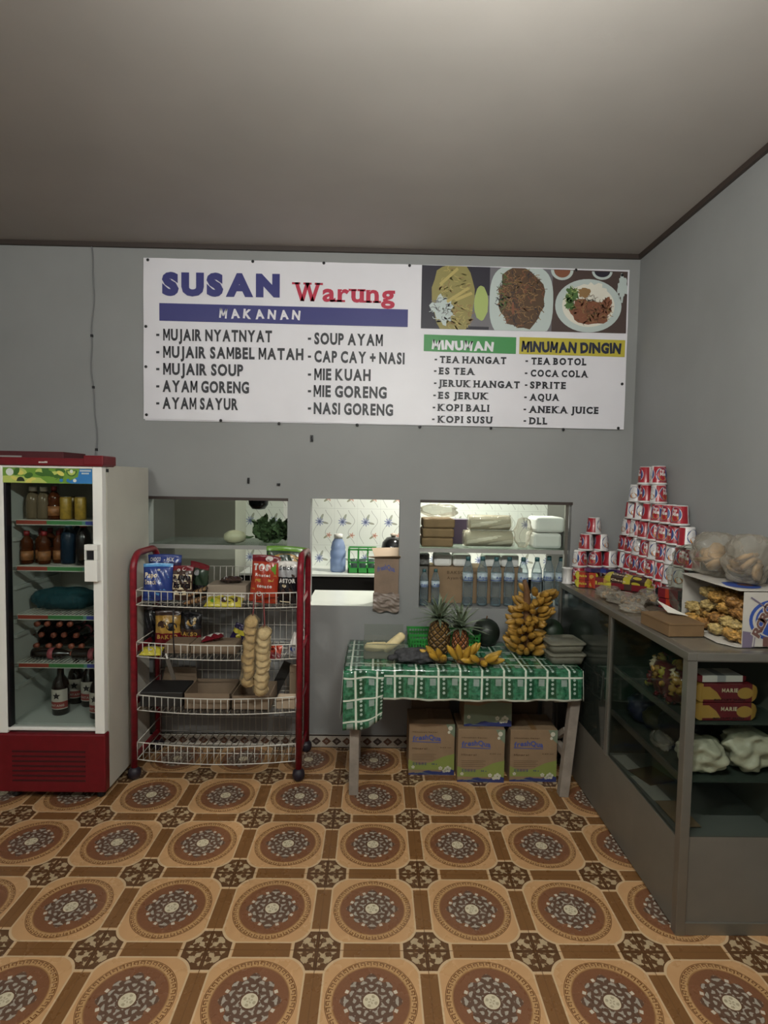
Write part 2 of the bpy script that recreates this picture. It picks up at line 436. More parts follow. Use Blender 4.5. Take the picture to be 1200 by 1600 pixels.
ceiling_lamp(.55, 4.25, 2.45, .13, KITCHEN_LAMP, 'round white ceiling lamp over the kitchen behind the wall', 'fffcf0')

# ---------------------------------------------------------------- the menu banner
BY = WALL-.012
b_white = mk('banner_vinyl', 'dddbe2', .42, var=(3, .03)); b_blue = mk('print_blue', '2e2f73', .45); b_red = mk('print_red', 'b32040', .45)
b_green = mk('print_green', '3f8a4c', .45); b_yel = mk('print_yellow', 'b9ac3c', .45); b_ink = mk('print_ink', '24242c', .5); b_navy = mk('print_navy', '1b2238', .5)
root = thing('menu_banner', 'wide white vinyl menu banner with food photos hung high on the back wall', 'banner', (0, BY, 2.06))
def L(v): return Vector(v)-Vector((0, BY, 2.06))
BTL, BTR, BBL, BBR = (-1.442, BY, 3.046), (1.536, BY, 3.038), (-1.446, BY, 2.072), (1.54, BY, 2.062)
bq = quad4(L(BBL), L(BBR), L(BTL), L(BTR))
def sheet(u, v):
    p = bq(u, v); e = min(u*6, (1-u)*6, v*2.5, (1-v)*2.5, 1)
    p.y += -.003+.0016*(1-e)*sin(u*90+v*14)*1.0; return p
mb = MB(); mb.grid(sheet, 90, 20, 0)
mb.box(L(BTL).x+.002, L(BTR).x-.002, .004, .006, .004, .972, 0)
mb.build('sheet', b_white, root)
def bp(px, py, d=0): return L(at(px, py, BY-.0062-d))
def bquad(p0, p1, h0, h1, d=0):
    "p0, p1: baseline ends in the photo; h0, h1: heights in photo pixels"
    bl, br, tl, tr = bp(*p0, d), bp(*p1, d), bp(p0[0], p0[1]-h0, d), bp(p1[0], p1[1]-h1, d)
    z = (tl.z-bl.z+tr.z-br.z)/2
    return lambda u, v: bl+(br-bl)*u+Vector((0, 0, z*v))
mb = MB()
mb.text('SUSAN', bquad((253, 462), (437, 465), 37, 37), .08, 0, gap=.1); mb.build('heading_lettering', b_blue, root)
mb = MB(); fn = bquad((460, 470), (617, 474), 29, 29)
mb.text('Warung', fn, .03, 0, gap=.1, slab=True); mb.build('script_lettering', b_red, root)
mb = MB(); mb.shape([(0, 0), (1, 0), (1, 1), (0, 1)], bquad((249, 501), (637, 511), 28, 27)); mb.build('blue_bar', b_blue, root)
mb = MB(); mb.text('MAKANAN', bquad((343, 497), (469, 500), 15, 15, .0012), .045, 0, gap=.42, jit=.1); mb.build('bar_lettering', b_white, root)
mb = MB()
for s, x0, x1, y0, y1 in (('MUJAIR NYATNYAT', 255, 425, 532, 535), ('MUJAIR SAMBEL MATAH', 255, 474, 559, 563), ('MUJAIR SOUP', 255, 380, 585.5, 588),
                          ('AYAM GORENG', 254, 389, 612.5, 615), ('AYAM SAYUR', 254, 372, 639, 641)):
    mb = MB(); mb.text(s, bquad((x0, y0), (x1, y1), 18.5, 18.5), .042, 0, gap=.12)
    mb.shape([(0, 0), (1, 0), (1, 1), (0, 1)], bquad((244, y0-7), (249, y0-7), 3.5, 3.5)); mb.build('menu_line', b_ink, root)
for s, x0, x1, y0, y1 in (('SOUP AYAM', 491, 598, 538, 541), ('CAP CAY + NASI', 491, 632, 566, 569.5), ('MIE KUAH', 491, 579, 594, 595.5),
                          ('MIE GORENG', 490, 604, 620, 623), ('NASI GORENG', 490, 614, 647, 650)):
    mb = MB(); mb.text(s, bquad((x0, y0), (x1, y1), 18.5, 18.5), .042, 0, gap=.12)
    mb.shape([(0, 0), (1, 0), (1, 1), (0, 1)], bquad((481, y0-7), (486, y0-7), 3.5, 3.5)); mb.build('menu_line', b_ink, root)
mb = MB(); mb.shape([(0, 0), (1, 0), (1, 1), (0, 1)], bquad((662, 548.5), (806, 553), 26, 26)); mb.build('green_bar', b_green, root)
mb = MB(); mb.shape([(0, 0), (1, 0), (1, 1), (0, 1)], bquad((811, 553), (976, 558), 26.5, 26.5)); mb.build('yellow_bar', b_yel, root)
mb = MB(); mb.text('MINUMAN', bquad((675, 546), (771, 549), 15, 15, .0012), .06, 0, gap=.1, jit=.09); mb.build('bar_lettering', b_white, root)
mb = MB(); mb.text('MINUMAN DINGIN', bquad((815, 550), (970, 553), 17, 17, .0012), .06, 0, gap=.08, jit=.09); mb.build('bar_lettering', b_navy, root)
mb = MB()
for s, x0, x1, y0, y1, dx in (('TEA HANGAT', 687, 791, 567, 569, 679), ('ES TEA', 686, 741, 585, 586, 678), ('JERUK HANGAT', 685, 812, 604, 607, 678),
        ('ES JERUK', 685, 762, 623, 624.5, 677), ('KOPI BALI', 684, 764, 642, 643.5, 676), ('KOPI SUSU', 684, 769, 660.5, 662, 675),
        ('TEA BOTOL', 830, 916, 569.5, 571, 821), ('COCA COLA', 829, 918, 588.5, 590, 820), ('SPRITE', 828, 884, 607, 608, 820),
        ('AQUA', 828, 873, 626, 626.5, 819), ('ANEKA JUICE', 827, 935, 645, 647, 818), ('DLL', 827, 855, 663, 663.5, 818)):
    mb = MB(); mb.text(s, bquad((x0, y0), (x1, y1), 11, 11), .05, 0, gap=.2, slab=True)
    mb.shape([(0, 0), (1, 0), (1, 1), (0, 1)], bquad((dx, y0-4), (dx+4, y0-4), 2.5, 2.5)); mb.build('menu_line', b_ink, root)
# printed photo strip: three plates of food
rnd = random.Random(3)
ph = quad4(bp(657.5, 513), bp(978, 521), bp(659.5, 414), bp(981, 424.5))
lay = lambda k: (lambda u, v: ph(u, v)+Vector((0, -.0004*k, 0)))
pm = [mk('photo_dark', '2a2733', .45), mk('photo_plate', 'b9c4c2', .4), mk('photo_olive', '8f8650', .5), mk('photo_lime', 'a3b26a', .5), mk('photo_brown', '56402e', .5),
      mk('photo_noodle', '8f6f48', .5), mk('photo_red', '80503a', .5), mk('photo_leaf', '4c6b3a', .5), mk('photo_egg', 'dcd8cc', .5), mk('photo_wood', '4a3b38', .5), mk('photo_grey', '6d6a70', .5), mk('photo_straw', 'b3a263', .5)]
mb = MB(); R4 = lambda a, b, c, d: [(a, b), (c, b), (c, d), (a, d)]
mb.shape(R4(0, 0, .33, 1), lay(0), 0); mb.shape(R4(.33, 0, .635, 1), lay(0), 10); mb.shape(R4(.635, 0, 1, 1), lay(0), 9)
mb.shape(R4(.2, .05, .33, .55), lay(1), 10)
def strands(cu, cv, ru, rv, n, mats, k0, ln=.03, wd=.0035):
    for i in range(n):
        a = rnd.uniform(0, 2*pi); q = sqrt(rnd.random()); x = cu+ru*q*cos(a); y = cv+rv*q*sin(a); t = rnd.uniform(0, pi)
        pts = []; off = []
        for s_ in range(5):
            tt = t+.5*sin(s_*1.2+i); x2 = x+ln*(s_/4-.5)*cos(t)+.006*sin(s_*2+i); y2 = y+ln*3.2*(s_/4-.5)*sin(t)+.012*cos(s_*2+i); pts.append((x2, y2))
        up = [(p[0]-wd*sin(t), p[1]+wd*3*cos(t)) for p in pts]
        mb.shape(pts+up[::-1], lay(k0+i % 3*.5), rnd.choice(mats))
def blob(cu, cv, ru, rv, k, m, n=26, w=.12, clip=True):
    P = []
    for i in range(n):
        a = 2*pi*i/n; q = 1+w*rnd.uniform(-1, 1); P.append((cu+ru*q*cos(a), max(0, min(1, cv+rv*q*sin(a))) if clip else cv+rv*q*sin(a)))
    mb.shape(P, lay(k), m)
blob(.155, .5, .105, .6, 2, 2, w=.06); strands(.16, .72, .075, .26, 70, [2, 5, 11, 2], 3); strands(.175, .22, .08, .22, 90, [2, 5, 11], 3)
blob(.1, .3, .05, .22, 4, 1, w=.3); strands(.1, .3, .05, .2, 40, [10, 1, 1], 5)
for (a, b_, c, d) in ((.085, .72, .17, .98), (.12, .45, .225, .68), (.16, .48, .24, .6)):
    mb.shape([(a, b_), (a+.008, b_-.04), (c+.008, d-.04), (c, d)], lay(6), 11)
blob(.29, .42, .035, .27, 6, 3, w=.05)
mb.shape([(.485+.155*(abs(cos(t))**.55)*(1 if cos(t) > 0 else -1), max(0, min(1, .46+.58*(abs(sin(t))**.7)*(1 if sin(t) > 0 else -1)))) for t in [2*pi*i/40+.01 for i in range(40)]], lay(2), 1)
blob(.485, .52, .118, .5, 3, 4, w=.1); strands(.485, .52, .112, .46, 260, [4, 5, 4, 5, 6, 0], 4, .035); blob(.445, .35, .006, .1, 6, 6); strands(.4, .6, .02, .3, 14, [7], 6)
mb.disc(.68, .99, .055, .16, lay(2), 1, 16, pi, 2*pi); mb.disc(.68, .99, .04, .12, lay(3), 6, 16, pi, 2*pi)
mb.disc(.875, .985, .05, .13, lay(2), 1, 16, pi, 2*pi); mb.disc(.875, .985, .038, .09, lay(3), 0, 16, pi, 2*pi)
mb.disc(.812, .43, .162, .43, lay(2), 1, 40); mb.disc(.812, .43, .128, .34, lay(3), 8, 36)
blob(.825, .36, .1, .23, 4, 6, w=.12); strands(.825, .36, .1, .22, 170, [6, 5, 6, 4], 5, .028); blob(.83, .64, .07, .15, 6, 8, w=.2); blob(.79, .64, .03, .08, 7, 5, w=.2); blob(.905, .5, .02, .08, 6, 6, w=.2)
blob(.735, .6, .03, .12, 6, 7, w=.35); blob(.72, .45, .022, .1, 6, 7, w=.35); strands(.73, .55, .03, .16, 20, [7, 7, 3], 7)
blob(.975, .75, .022, .2, 2, 1, w=.3)
mb.build('food_photos', pm, root, recalc=False)
# nails and eyelets along the edge
for (x, y) in ((231, 406), (395, 408.5), (506, 411), (640, 415), (228, 510), (228, 573), (229, 648), (345, 657), (436, 662), (558, 664), (656, 667), (767, 669), (880, 671), (966, 669), (972, 600), (972, 430), (900, 422)):
    p = bp(x, y); mb = MB(Matrix.Translation(p) @ Matrix.Rotation(pi/2, 4, 'X')); mb.lathe([(.009, 0), (.009, .002), (.005, .004)], 10); mb.build('eyelet', black, root)
# ---------------------------------------------------------------- fridge
f_white = mk('fridge_white', 'f0efea', .35, var=(3, .03)); f_side = mk('fridge_side_panel', 'c6c3b8', .45, var=(4, .04)); f_red = mk('fridge_red', '6a0f1a', .35, var=(20, .1))
f_in = mk('fridge_liner', 'c2c7c2', .5); f_dark = mk('fridge_grille', '3b0a10', .6)
FX0, FX1, FY0, FY1 = -1.962, -1.402, 2.885, 3.462
fr = thing('display_fridge', 'tall glass-door drinks fridge with red base and red cap', 'fridge', ((FX0+FX1)/2, FY0, 0))
fl = Matrix.Translation((-(FX0+FX1)/2, -FY0, 0))
def FM(): return MB(fl)
mb = FM(); mb.box(FX1-.03, FX1, FY0+.05, FY1, .05, 1.77); mb.box(FX0, FX0+.03, FY0+.05, FY1, .05, 1.77)
mb.box(FX0+.03, FX1-.03, FY1-.03, FY1, .05, 1.77); mb.box(FX0+.03, FX1-.03, FY0+.05, FY1-.03, 1.68, 1.77); mb.box(FX0+.03, FX1-.03, FY0+.06, FY1-.03, .3, .375)
mb.build('cabinet', f_side, fr)
mb = FM(); mb.box(FX1-.036, FX1-.03, FY0+.06, FY1-.03, .375, 1.68); mb.box(FX0+.03, FX0+.036, FY0+.06, FY1-.03, .375, 1.68); mb.box(FX0+.036, FX1-.036, FY1-.036, FY1-.03, .375, 1.68)
for z in (.56, .66, .84, .92, 1.1, 1.2, 1.36, 1.44): mb.box(FX0+.036, FX0+.05, FY0+.1, FY1-.06, z, z+.02)
mb.box(FX0+.036, FX1-.036, FY0+.065, FY1-.04, .375, .392)
mb.build('liner', f_in, fr)
mb = FM(); mb.box(FX0-.005, FX1+.008, FY0-.012, FY0+.12, 1.762, 1.803); mb.box(FX1-.09, FX1+.012, FY0-.014, FY0+.13, 1.768, 1.818)
cap = mb.build('top_cap', f_red, fr, bevel=.006)
mb = FM()
for i in range(6): mb.box(-1.715+i*.0075, -1.710+i*.0075, FY0-.0135, FY0-.012, 1.776, 1.783+(i > 3)*.002)
mb.build('name_mark', white, cap)
mb = FM(); mb.box(FX0, FX1+.003, FY0-.005, FY0+.048, .05, .362)
base = mb.build('base', f_red, fr, bevel=.008)
mb = FM()
for i in range(7): mb.box(FX0+.08, FX1-.1, FY0-.0075, FY0-.004, .11+i*.026, .119+i*.026)
mb.build('grille', f_dark, base)
for x in (FX0+.06, FX1-.05):
    for y in (FY0+.06, FY1-.08):
        mb = FM(); mb.lathe([(.02, 0), (.024, .012), (.014, .02), (.014, .05)], 12, 0, (x, y, 0)); mb.build('foot', black, fr)
dr = MB(fl); D0, D1 = FY0, FY0+.045
S0, S1, DZ0, DZ1 = FX0+.055, FX1-.052, .365, 1.762
dr.box(FX0+.002, S0, D0, D1, DZ0, DZ1); dr.box(S1, FX1-.002, D0, D1, DZ0, DZ1); dr.box(S0, S1, D0, D1, DZ1-.012, DZ1); dr.box(S0, S1, D0+.005, D1, DZ0+.012, DZ0+.028)
door = dr.build('door', f_white, fr, bevel=.004)
mb = FM(); mb.box(S0, S1, D0+.02, D0+.024, DZ0+.03, 1.673); mb.build('glass_pane', glass, door)
mb = FM(); mb.box(S0, S0+.012, D0+.006, D1, DZ0+.03, 1.673); mb.build('gasket', black, door)
# printed header: fruit on green with a blue corner
hd = [mk('header_green', '6f9a3a', .4), mk('header_dark_green', '3f6a2a', .4), mk('header_lime', 'b9c766', .4), mk('header_blue', '2f78b8', .4), mk('header_yellow', 'd8d06a', .4), mk('header_pale', 'd9e0d8', .4), mk('header_seed', '23301c', .5)]
mb = FM(); mb.box(S0, S1, D0+.002, D0+.02, 1.673, 1.75, 0)
def hp(k): return lambda u, v: Vector((S0+(S1-S0)*u, D0+.0018-.0004*k, 1.674+.075*v))
mb.shape([(0, 0), (.5, 0), (.42, .35), (.1, .5), (0, .45)], hp(1), 2)
mb.shape([(.76, 0), (1, 0), (1, 1), (.86, 1), (.84, .45), (.72, .1)], hp(1), 3)
for i in range(26):
    u, v, a = rnd.uniform(.12, .72), rnd.uniform(.05, .95), rnd.uniform(0, 3); rl, rw = rnd.uniform(.03, .07), rnd.uniform(.1, .2)
    mb.shape([(min(.8, u+rl*cos(t)*cos(a)-.03*sin(t)*sin(a)), max(0, min(1, v+rl*5*cos(t)*sin(a)+rw*sin(t)*cos(a)))) for t in [2*pi*k/12 for k in range(12)]], hp(2+i*.05), rnd.choice([1, 1, 2, 4, 0, 1]))
mb.disc(.77, .86, .06, .38, hp(4), 1, 20, pi*.95, 2.02*pi); mb.disc(.77, .84, .045, .28, hp(4.4), 2, 18, pi, 2*pi); mb.disc(.77, .82, .018, .13, hp(4.8), 5, 14)
mb.disc(.08, .72, .043, .25, hp(4), 5, 20); mb.disc(.2, .1, .045, .3, hp(4), 6, 16, 0, pi)
for i in range(3): mb.disc(.655+.075*i, .2, .02, .12, hp(4), 5 if i == 2 else 3, 12)
for i in range(9): mb.shape([(.865+.014*i, .82), (.875+.014*i, .82), (.875+.014*i, .93), (.865+.014*i, .93)], hp(4), 5)
for i in range(6): mb.shape([(.885+.014*i, .64), (.894+.014*i, .64), (.894+.014*i, .74), (.885+.014*i, .74)], hp(4), 5)
mb.build('header_panel', hd, door, recalc=False)
hx0, hx1 = -1.481, -1.415
mb = FM(); mb.box(hx0, hx1, D0-.035, D0+.001, 1.175, 1.285); mb.box(hx0, hx1, D0-.035, D0+.001, 1.335, 1.365); mb.box(hx1-.018, hx1, D0-.035, D0+.001, 1.285, 1.335); mb.box(hx0, hx0+.006, D0-.035, D0-.01, 1.285, 1.335)
hn = mb.build('handle', f_white, door, bevel=.004)
mb = FM(); mb.box(hx0+.006, hx1-.018, D0-.02, D0-.002, 1.286, 1.334); mb.build('grip_recess', black, hn)
mb = FM(); mb.box(-1.392-.012, -1.400, 2.93, 2.95, 1.735, 1.752); mb.build('label_plate', black, fr)
stripm = [mk('price_strip_red', '8a3a2c', .4), mk('price_strip_green', '3f7a46', .4), mk('price_strip_blue', '3a4590', .4), mk('price_strip_edge', 'b5b7ae', .4), mk('price_strip_teal', '5a8a80', .4)]
wire = mk('white_wire', 'c9c6bd', .4)
SHELF = [1.478, 1.234, .975, .715]; SY = FY0+.075
for z in SHELF:
    mb = FM()
    for i in range(22): x = FX0+.06+i*(FX1-FX0-.12)/21; mb.tube([(x, SY, z-.004), (x, FY1-.06, z-.004)], .002, 5)
    for y in (SY, SY+.16, SY+.32, FY1-.06): mb.tube([(FX0+.05, y, z-.009), (FX1-.05, y, z-.009)], .003, 5)
    sh = mb.build('shelf', wire, fr)
    mb = FM(); A, B = FX0+.075, FX1-.045
    for (u0, u1, k) in ((0, .36, 0), (.36, .78, 1), (.78, .82, 4), (.82, 1, 2)): mb.box(A+(B-A)*u0, A+(B-A)*u1, SY-.006, SY-.003, z-.022, z-.002, k)
    mb.box(A, B, SY-.007, SY-.002, z-.002, z+.002, 3); mb.box(A, B, SY-.007, SY-.002, z-.026, z-.022, 3)
    mb.build('price_strip', stripm, sh)
# red box lying on the fridge
mb = MB(); mb.box(-.3, .3, -.12, .12, 0, .075)
rb = thing('red_carton', 'flat dark red box lying on top of the fridge', 'box', (-2.05, 3.28, 1.771))
mb.build('box', mk('dark_red_card', '4e151c', .6), rb, bevel=.003)
mb = MB(); mb.box(-.2, .07, -.123, -.12, .004, .05); mb.build('paper_sheet', mk('grey_paper', '8f8a88', .7), rb)
# cable from the ceiling to the fridge
pts = []
for i in range(40):
    t = i/39; z = 3.13-(3.13-1.774)*t; pts.append((-1.762+.012*sin(t*9)+.004*sin(t*31)+t*.012, WALL-.008, z))
mb = MB(); mb.tube(pts, .0035, 6)
cb = thing('power_cable', 'thin grey cable running down the wall from ceiling to fridge', 'cable'); mb.build('cable', mk('grey_cable', '77777a', .5), cb)
for i in (16, 25, 36): p = pts[i]; mb = MB(); mb.box(p[0]-.006, p[0]+.006, p[1]-.004, p[1]+.008, p[2]-.008, p[2]+.008); mb.build('clip', black, cb)

# ---------------------------------------------------------------- bottles
def bottle(name, prof, mats, segs, label, cat, group=None, parts=True):
    "prof: (r, z); segs maps a part name to a range of profile indices"
    t = thing(name, label, cat, (0, 0, 0), 0, group)
    for pn, (i, j), m in segs:
        mb = MB(); mb.lathe(prof[i:j], 18, 0); mb.build(pn, mats[m], t)
    return t
WB = [(.030, 0), (.034, .006), (.034, .05), (.031, .058), (.034, .066), (.034, .085), (.032, .09), (.034, .095), (.034, .16), (.032, .165), (.032, .215), (.034, .22), (.033, .235), (.018, .285), (.0135, .297), (.0135, .303)]
pet = clear('clear_bottle_plastic', 'e6eef0', .12, .05, 'c4ced4', (26, .7), .7)
w_lab = mk('pale_water_label', 'b5c5cd', .45, var=(60, .2)); w_ink = mk('label_blue', '3d5596', .5); w_cap = mk('teal_cap', '3c6468', .4)
water = thing('water_bottle', '', 'bottle', (0, 0, 0), 0, 'large water bottles in the wall opening')
mb = MB(); mb.lathe(WB, 20); mb.build('body', pet, water)
mb = MB(); mb.lathe([(.0345, .163), (.0345, .217)], 20, 0)
fn = lambda u, v: Vector((.0352*sin((u-.5)*1.7), -.0352*cos((u-.5)*1.7), .18+v*.018))
mb.text('Aqua', fn, .03, 1); mb.lathe([(.0347, .168), (.0347, .173)], 20, 1); mb.build('label', [w_lab, w_ink], water)
mb = MB(); mb.lathe([(.0155, .295), (.0155, .318), (.013, .321), (0, .321)], 14); mb.build('cap', w_cap, water)
mb = MB(); mb.lathe([(0, .004), (.028, .006), (.031, .012), (.0315, .05)], 16); mb.build('water', clear('water_in_bottle', 'c6d4d8', .05, .03, 'c9d4d8', gloss=.8), water)
xs = [730, 753, 774, 795, 816, 838, 858, 878]; ords = ['first', 'second', 'third', 'fourth', 'fifth', 'sixth', 'seventh', 'eighth']
for i, x in enumerate(xs):
    p = at(x, 940, 3.6); lab = '%s large water bottle from the left in the row on the wall opening' % ords[i]
    if i == 0: water.location = (p.x, 3.6, .915); water['label'] = lab
    else: dup(water, (p.x, 3.6+(.01 if i % 2 else 0)+(.03 if i > 5 else 0), .915), .6*(i % 3-1), lab, (1, 1, 1.02 if i == 6 else 1))
for i, x in enumerate((662, 680)):
    p = at(x, 940, 3.585); r = dup(water, (p.x, 3.585+i*.01, .915), .3*i, ('leftmost' if i == 0 else 'second small') + ' water bottle at the left end of the right wall opening', (.78, .78, .74)); r['group'] = 'small water bottles in the wall opening'

amber = clear('amber_tea_bottle', '8a4a22', .35, .1, '70391c', None, .5); yel = mk('yellow_can', '92752b', .35, var=(40, .25)); pale = clear('pale_juice_bottle', 'b8a88c', .45, .15, '8a7a62', None, .4)
redcap = mk('red_cap', '7a1c20', .4); cola = mk('dark_cola_bottle', '120c0c', .1, coat=.4); blueb = clear('blue_bottle', '3a5470', .5, .1, '22364a', None, .5)
TB = [(.028, 0), (.031, .008), (.031, .075), (.027, .085), (.031, .1), (.029, .125), (.012, .15), (.012, .165)]
def simple_bottle(name, body, capm, label, group, prof=TB, lab=None):
    t = thing(name, label, 'bottle', (0, 0, 0), 0, group)
    mb = MB(); mb.lathe(prof, 16); mb.build('body', body, t)
    zt = prof[-1][1]; rt = prof[-1][0]
    mb = MB(); mb.lathe([(rt*1.2, zt-.012), (rt*1.2, zt+.012), (0, zt+.012)], 12); mb.build('cap', capm, t)
    if lab:
        r = max(p[0] for p in prof); mb = MB(); mb.lathe([(r*1.01, .02), (r*1.01, .07)], 16); mb.build('label', lab, t)
    return t
def fx(px, Y): return at(px, 800, Y).x
z1 = SHELF[0]+.001
b = simple_bottle('juice_bottle', pale, white, 'left pale juice bottle on the top shelf of the fridge', 'drinks on the top fridge shelf', [(.033, 0), (.035, .01), (.035, .1), (.03, .125), (.016, .15), (.016, .16)]); b.location = (fx(52, 3.04), 3.04, z1)
dup(b, (fx(69, 3.04), 3.04, z1), 0, 'second pale juice bottle on the top shelf of the fridge')
b = simple_bottle('tea_bottle', amber, redcap, 'amber tea bottle on the top shelf of the fridge', 'amber tea bottles in the fridge', lab=mk('tea_label', '8a5a34', .5, var=(40, .3))); b.location = (fx(85, 3.03), 3.03, z1)
AM = b
can = thing('drink_can', 'left yellow can on the top shelf of the fridge', 'can', (fx(103, 3.03), 3.03, z1), 0, 'drinks on the top fridge shelf')
mb = MB(); mb.lathe([(.026, 0), (.029, .006), (.029, .112), (.026, .12)], 16); mb.build('body', yel, can)
mb = MB(); mb.lathe([(.026, .12), (.024, .123), (.022, .121), (0, .121)], 16); mb.build('lid', alu, can)
dup(can, (fx(113, 3.1), 3.1, z1), 1, 'middle yellow can on the top shelf of the fridge')
dup(can, (fx(126, 3.03), 3.03, z1), 2, 'right yellow can on the top shelf of the fridge')
for i, x in enumerate((43, 57, 70, 85)):
    dup(AM, (fx(x, 3.05), 3.04+.05*(i % 2), SHELF[1]+.001), i, ('leftmost', 'second', 'third', 'rightmost')[i]+' amber tea bottle on the second fridge shelf')
for i, x in enumerate((46, 63, 80, 97)):
    dup(AM, (fx(x-2, 3.23), 3.23, SHELF[1]+.001), i, ('leftmost', 'second', 'third', 'rightmost')[i]+' amber tea bottle in the back row of the second fridge shelf')
BB = [(.038, 0), (.042, .01), (.042, .13), (.036, .165), (.015, .2), (.015, .212)]
b = simple_bottle('soda_bottle', blueb, w_cap, 'left dark blue soda bottle on the second fridge shelf', 'dark soda bottles in the fridge', BB); b.location = (fx(107, 3.08), 3.08, SHELF[1]+.001)
b2 = simple_bottle('cola_bottle', cola, redcap, 'dark cola bottle beside the blue one on the second fridge shelf', 'dark soda bottles in the fridge', BB); b2.location = (fx(130, 3.05), 3.05, SHELF[1]+.001)
dup(b, (fx(124, 3.24), 3.24, SHELF[1]+.001), 0, 'dark blue soda bottle standing behind on the second fridge shelf')
# teal wrapped water pack on the third shelf
teal = clear('teal_wrap', '9cc4ca', .3, .1, '3a6a74', (45, 1.0), .4)
pk = thing('wrapped_water_pack', 'teal plastic-wrapped pack of water cups on the third fridge shelf', 'water pack', (fx(100, 3.1), 3.1, SHELF[2]+.003))
mb = MB(); R = random.Random(5)
mb.grid(lambda u, v: Vector((.175*cos(2*pi*u)*sin(pi*min(max(v, .001), .999))**.5*(1+.06*sin(9*u*2*pi+v*7)), .1*sin(2*pi*u)*sin(pi*min(max(v, .001), .999))**.5, .055+.055*-cos(pi*v)*(1+.06*sin(u*2*pi*5+v*3))+.004)), 40, 14)
mb.build('wrap', teal, pk)
for i in range(4):
    for j in range(2):
        mb = MB(); mb.lathe([(.022, .012), (.03, .07), (.031, .072), (0, .074)], 12, 0, (-.11+.073*i, -.036+.075*j, 0)); mb.build('cup', clear('teal_cup', '7fb0b5', .3, .1, '4b7c86', None, .5), pk)
# dark bottles lying on the fourth shelf
LB = [(.0, 0), (.029, .001), (.031, .01), (.031, .12), (.026, .15), (.013, .19), (.013, .22)]
ly = thing('syrup_bottle', 'dark bottle with pink label lying sideways on the left of the fourth fridge shelf', 'bottle', (fx(48, 3.02), 3.02, SHELF[3]+.033), (0, pi/2, 0), 'dark bottles lying in the fridge')
mb = MB(); mb.lathe(LB, 16); mb.build('body', mk('dark_brown_glass', '170d0b', .08, coat=.5), ly)
mb = MB(); mb.lathe([(.0315, .09), (.0315, .118)], 16); mb.build('label', mk('pink_label', '9a4a52', .5, var=(50, .2)), ly)
mb = MB(); mb.lathe([(.015, .205), (.015, .224), (0, .225)], 14); mb.build('cap', mk('orange_cap', '96503c', .4), ly)
dup(ly, (fx(112, 3.02), 3.02, SHELF[3]+.033), (0, pi/2, 0), 'dark bottle lying sideways at the right of the fourth fridge shelf')
n = 0
for r_, (z, xs_) in enumerate(((.033, (62, 79, 96, 113, 130, 147)), (.096, (70, 87, 104, 121, 138)), (.158, (79, 96, 113, 130)))):
    for i, x in enumerate(xs_):
        dup(ly, (fx(x, 3.3), 3.37-.01*(i % 2), SHELF[3]+z+.004*(i % 2)), (pi/2, 0, .0), '%s bottle lying cap forward in the %s layer on the fourth fridge shelf' % (('leftmost', 'second', 'third', 'fourth', 'fifth', 'sixth')[i], ('bottom', 'middle', 'top')[r_]))
# beer bottles on the fridge floor
bb = thing('beer_bottle', 'brown beer bottle standing in front on the fridge floor', 'bottle', (0, 0, 0), 0, 'brown beer bottles on the fridge floor')
mb = MB(); mb.lathe([(.033, 0), (.036, .006), (.036, .145), (.03, .175), (.0145, .205), (.0135, .25), (.0145, .252), (.0145, .258)], 20); mb.build('body', mk('brown_beer_glass', '1d100c', .08, coat=.5), bb)
l_w = mk('beer_label_white', 'b9b3aa', .5); l_r = mk('beer_label_red', '8c3a38', .5)
cyl = lambda z0, h, ang: (lambda u, v: Vector((.0372*sin((u-.5)*ang), -.0372*cos((u-.5)*ang), z0+v*h)))
mb = MB(); mb.grid(lambda u, v: Vector((.0366*sin((u-.5)*2.6), -.0366*cos((u-.5)*2.6), .035+v*.105)), 14, 1, 0)
mb.grid(lambda u, v: Vector((.0369*sin((u-.5)*2.6), -.0369*cos((u-.5)*2.6), .04+v*.035)), 14, 1, 1)
mb.star(.5, .5, .19, .5, cyl(.085, .042, 2.6), 2); mb.text('BINTANG', cyl(.05, .012, 1.7), .03, 0)
mb.build('label', [l_w, l_r, black], bb)
mb = MB(); mb.lathe([(.0155, .248), (.0155, .262), (.012, .265), (0, .265)], 14); mb.build('cap', redcap, bb)
bb.location = (fx(91, 3.08), 3.08, .3925); bb.scale = (1.25, 1.25, 1.05)
for x, Y, l in ((116, 3.24, 'brown beer bottle standing second from the left on the fridge floor'), (137, 3.2, 'brown beer bottle standing behind the right part of the fridge floor'), (151, 3.04, 'brown beer bottle half hidden by the right door frame')):
    dup(bb, (fx(x, Y), Y, .3925), rnd.uniform(-.3, .3), l)

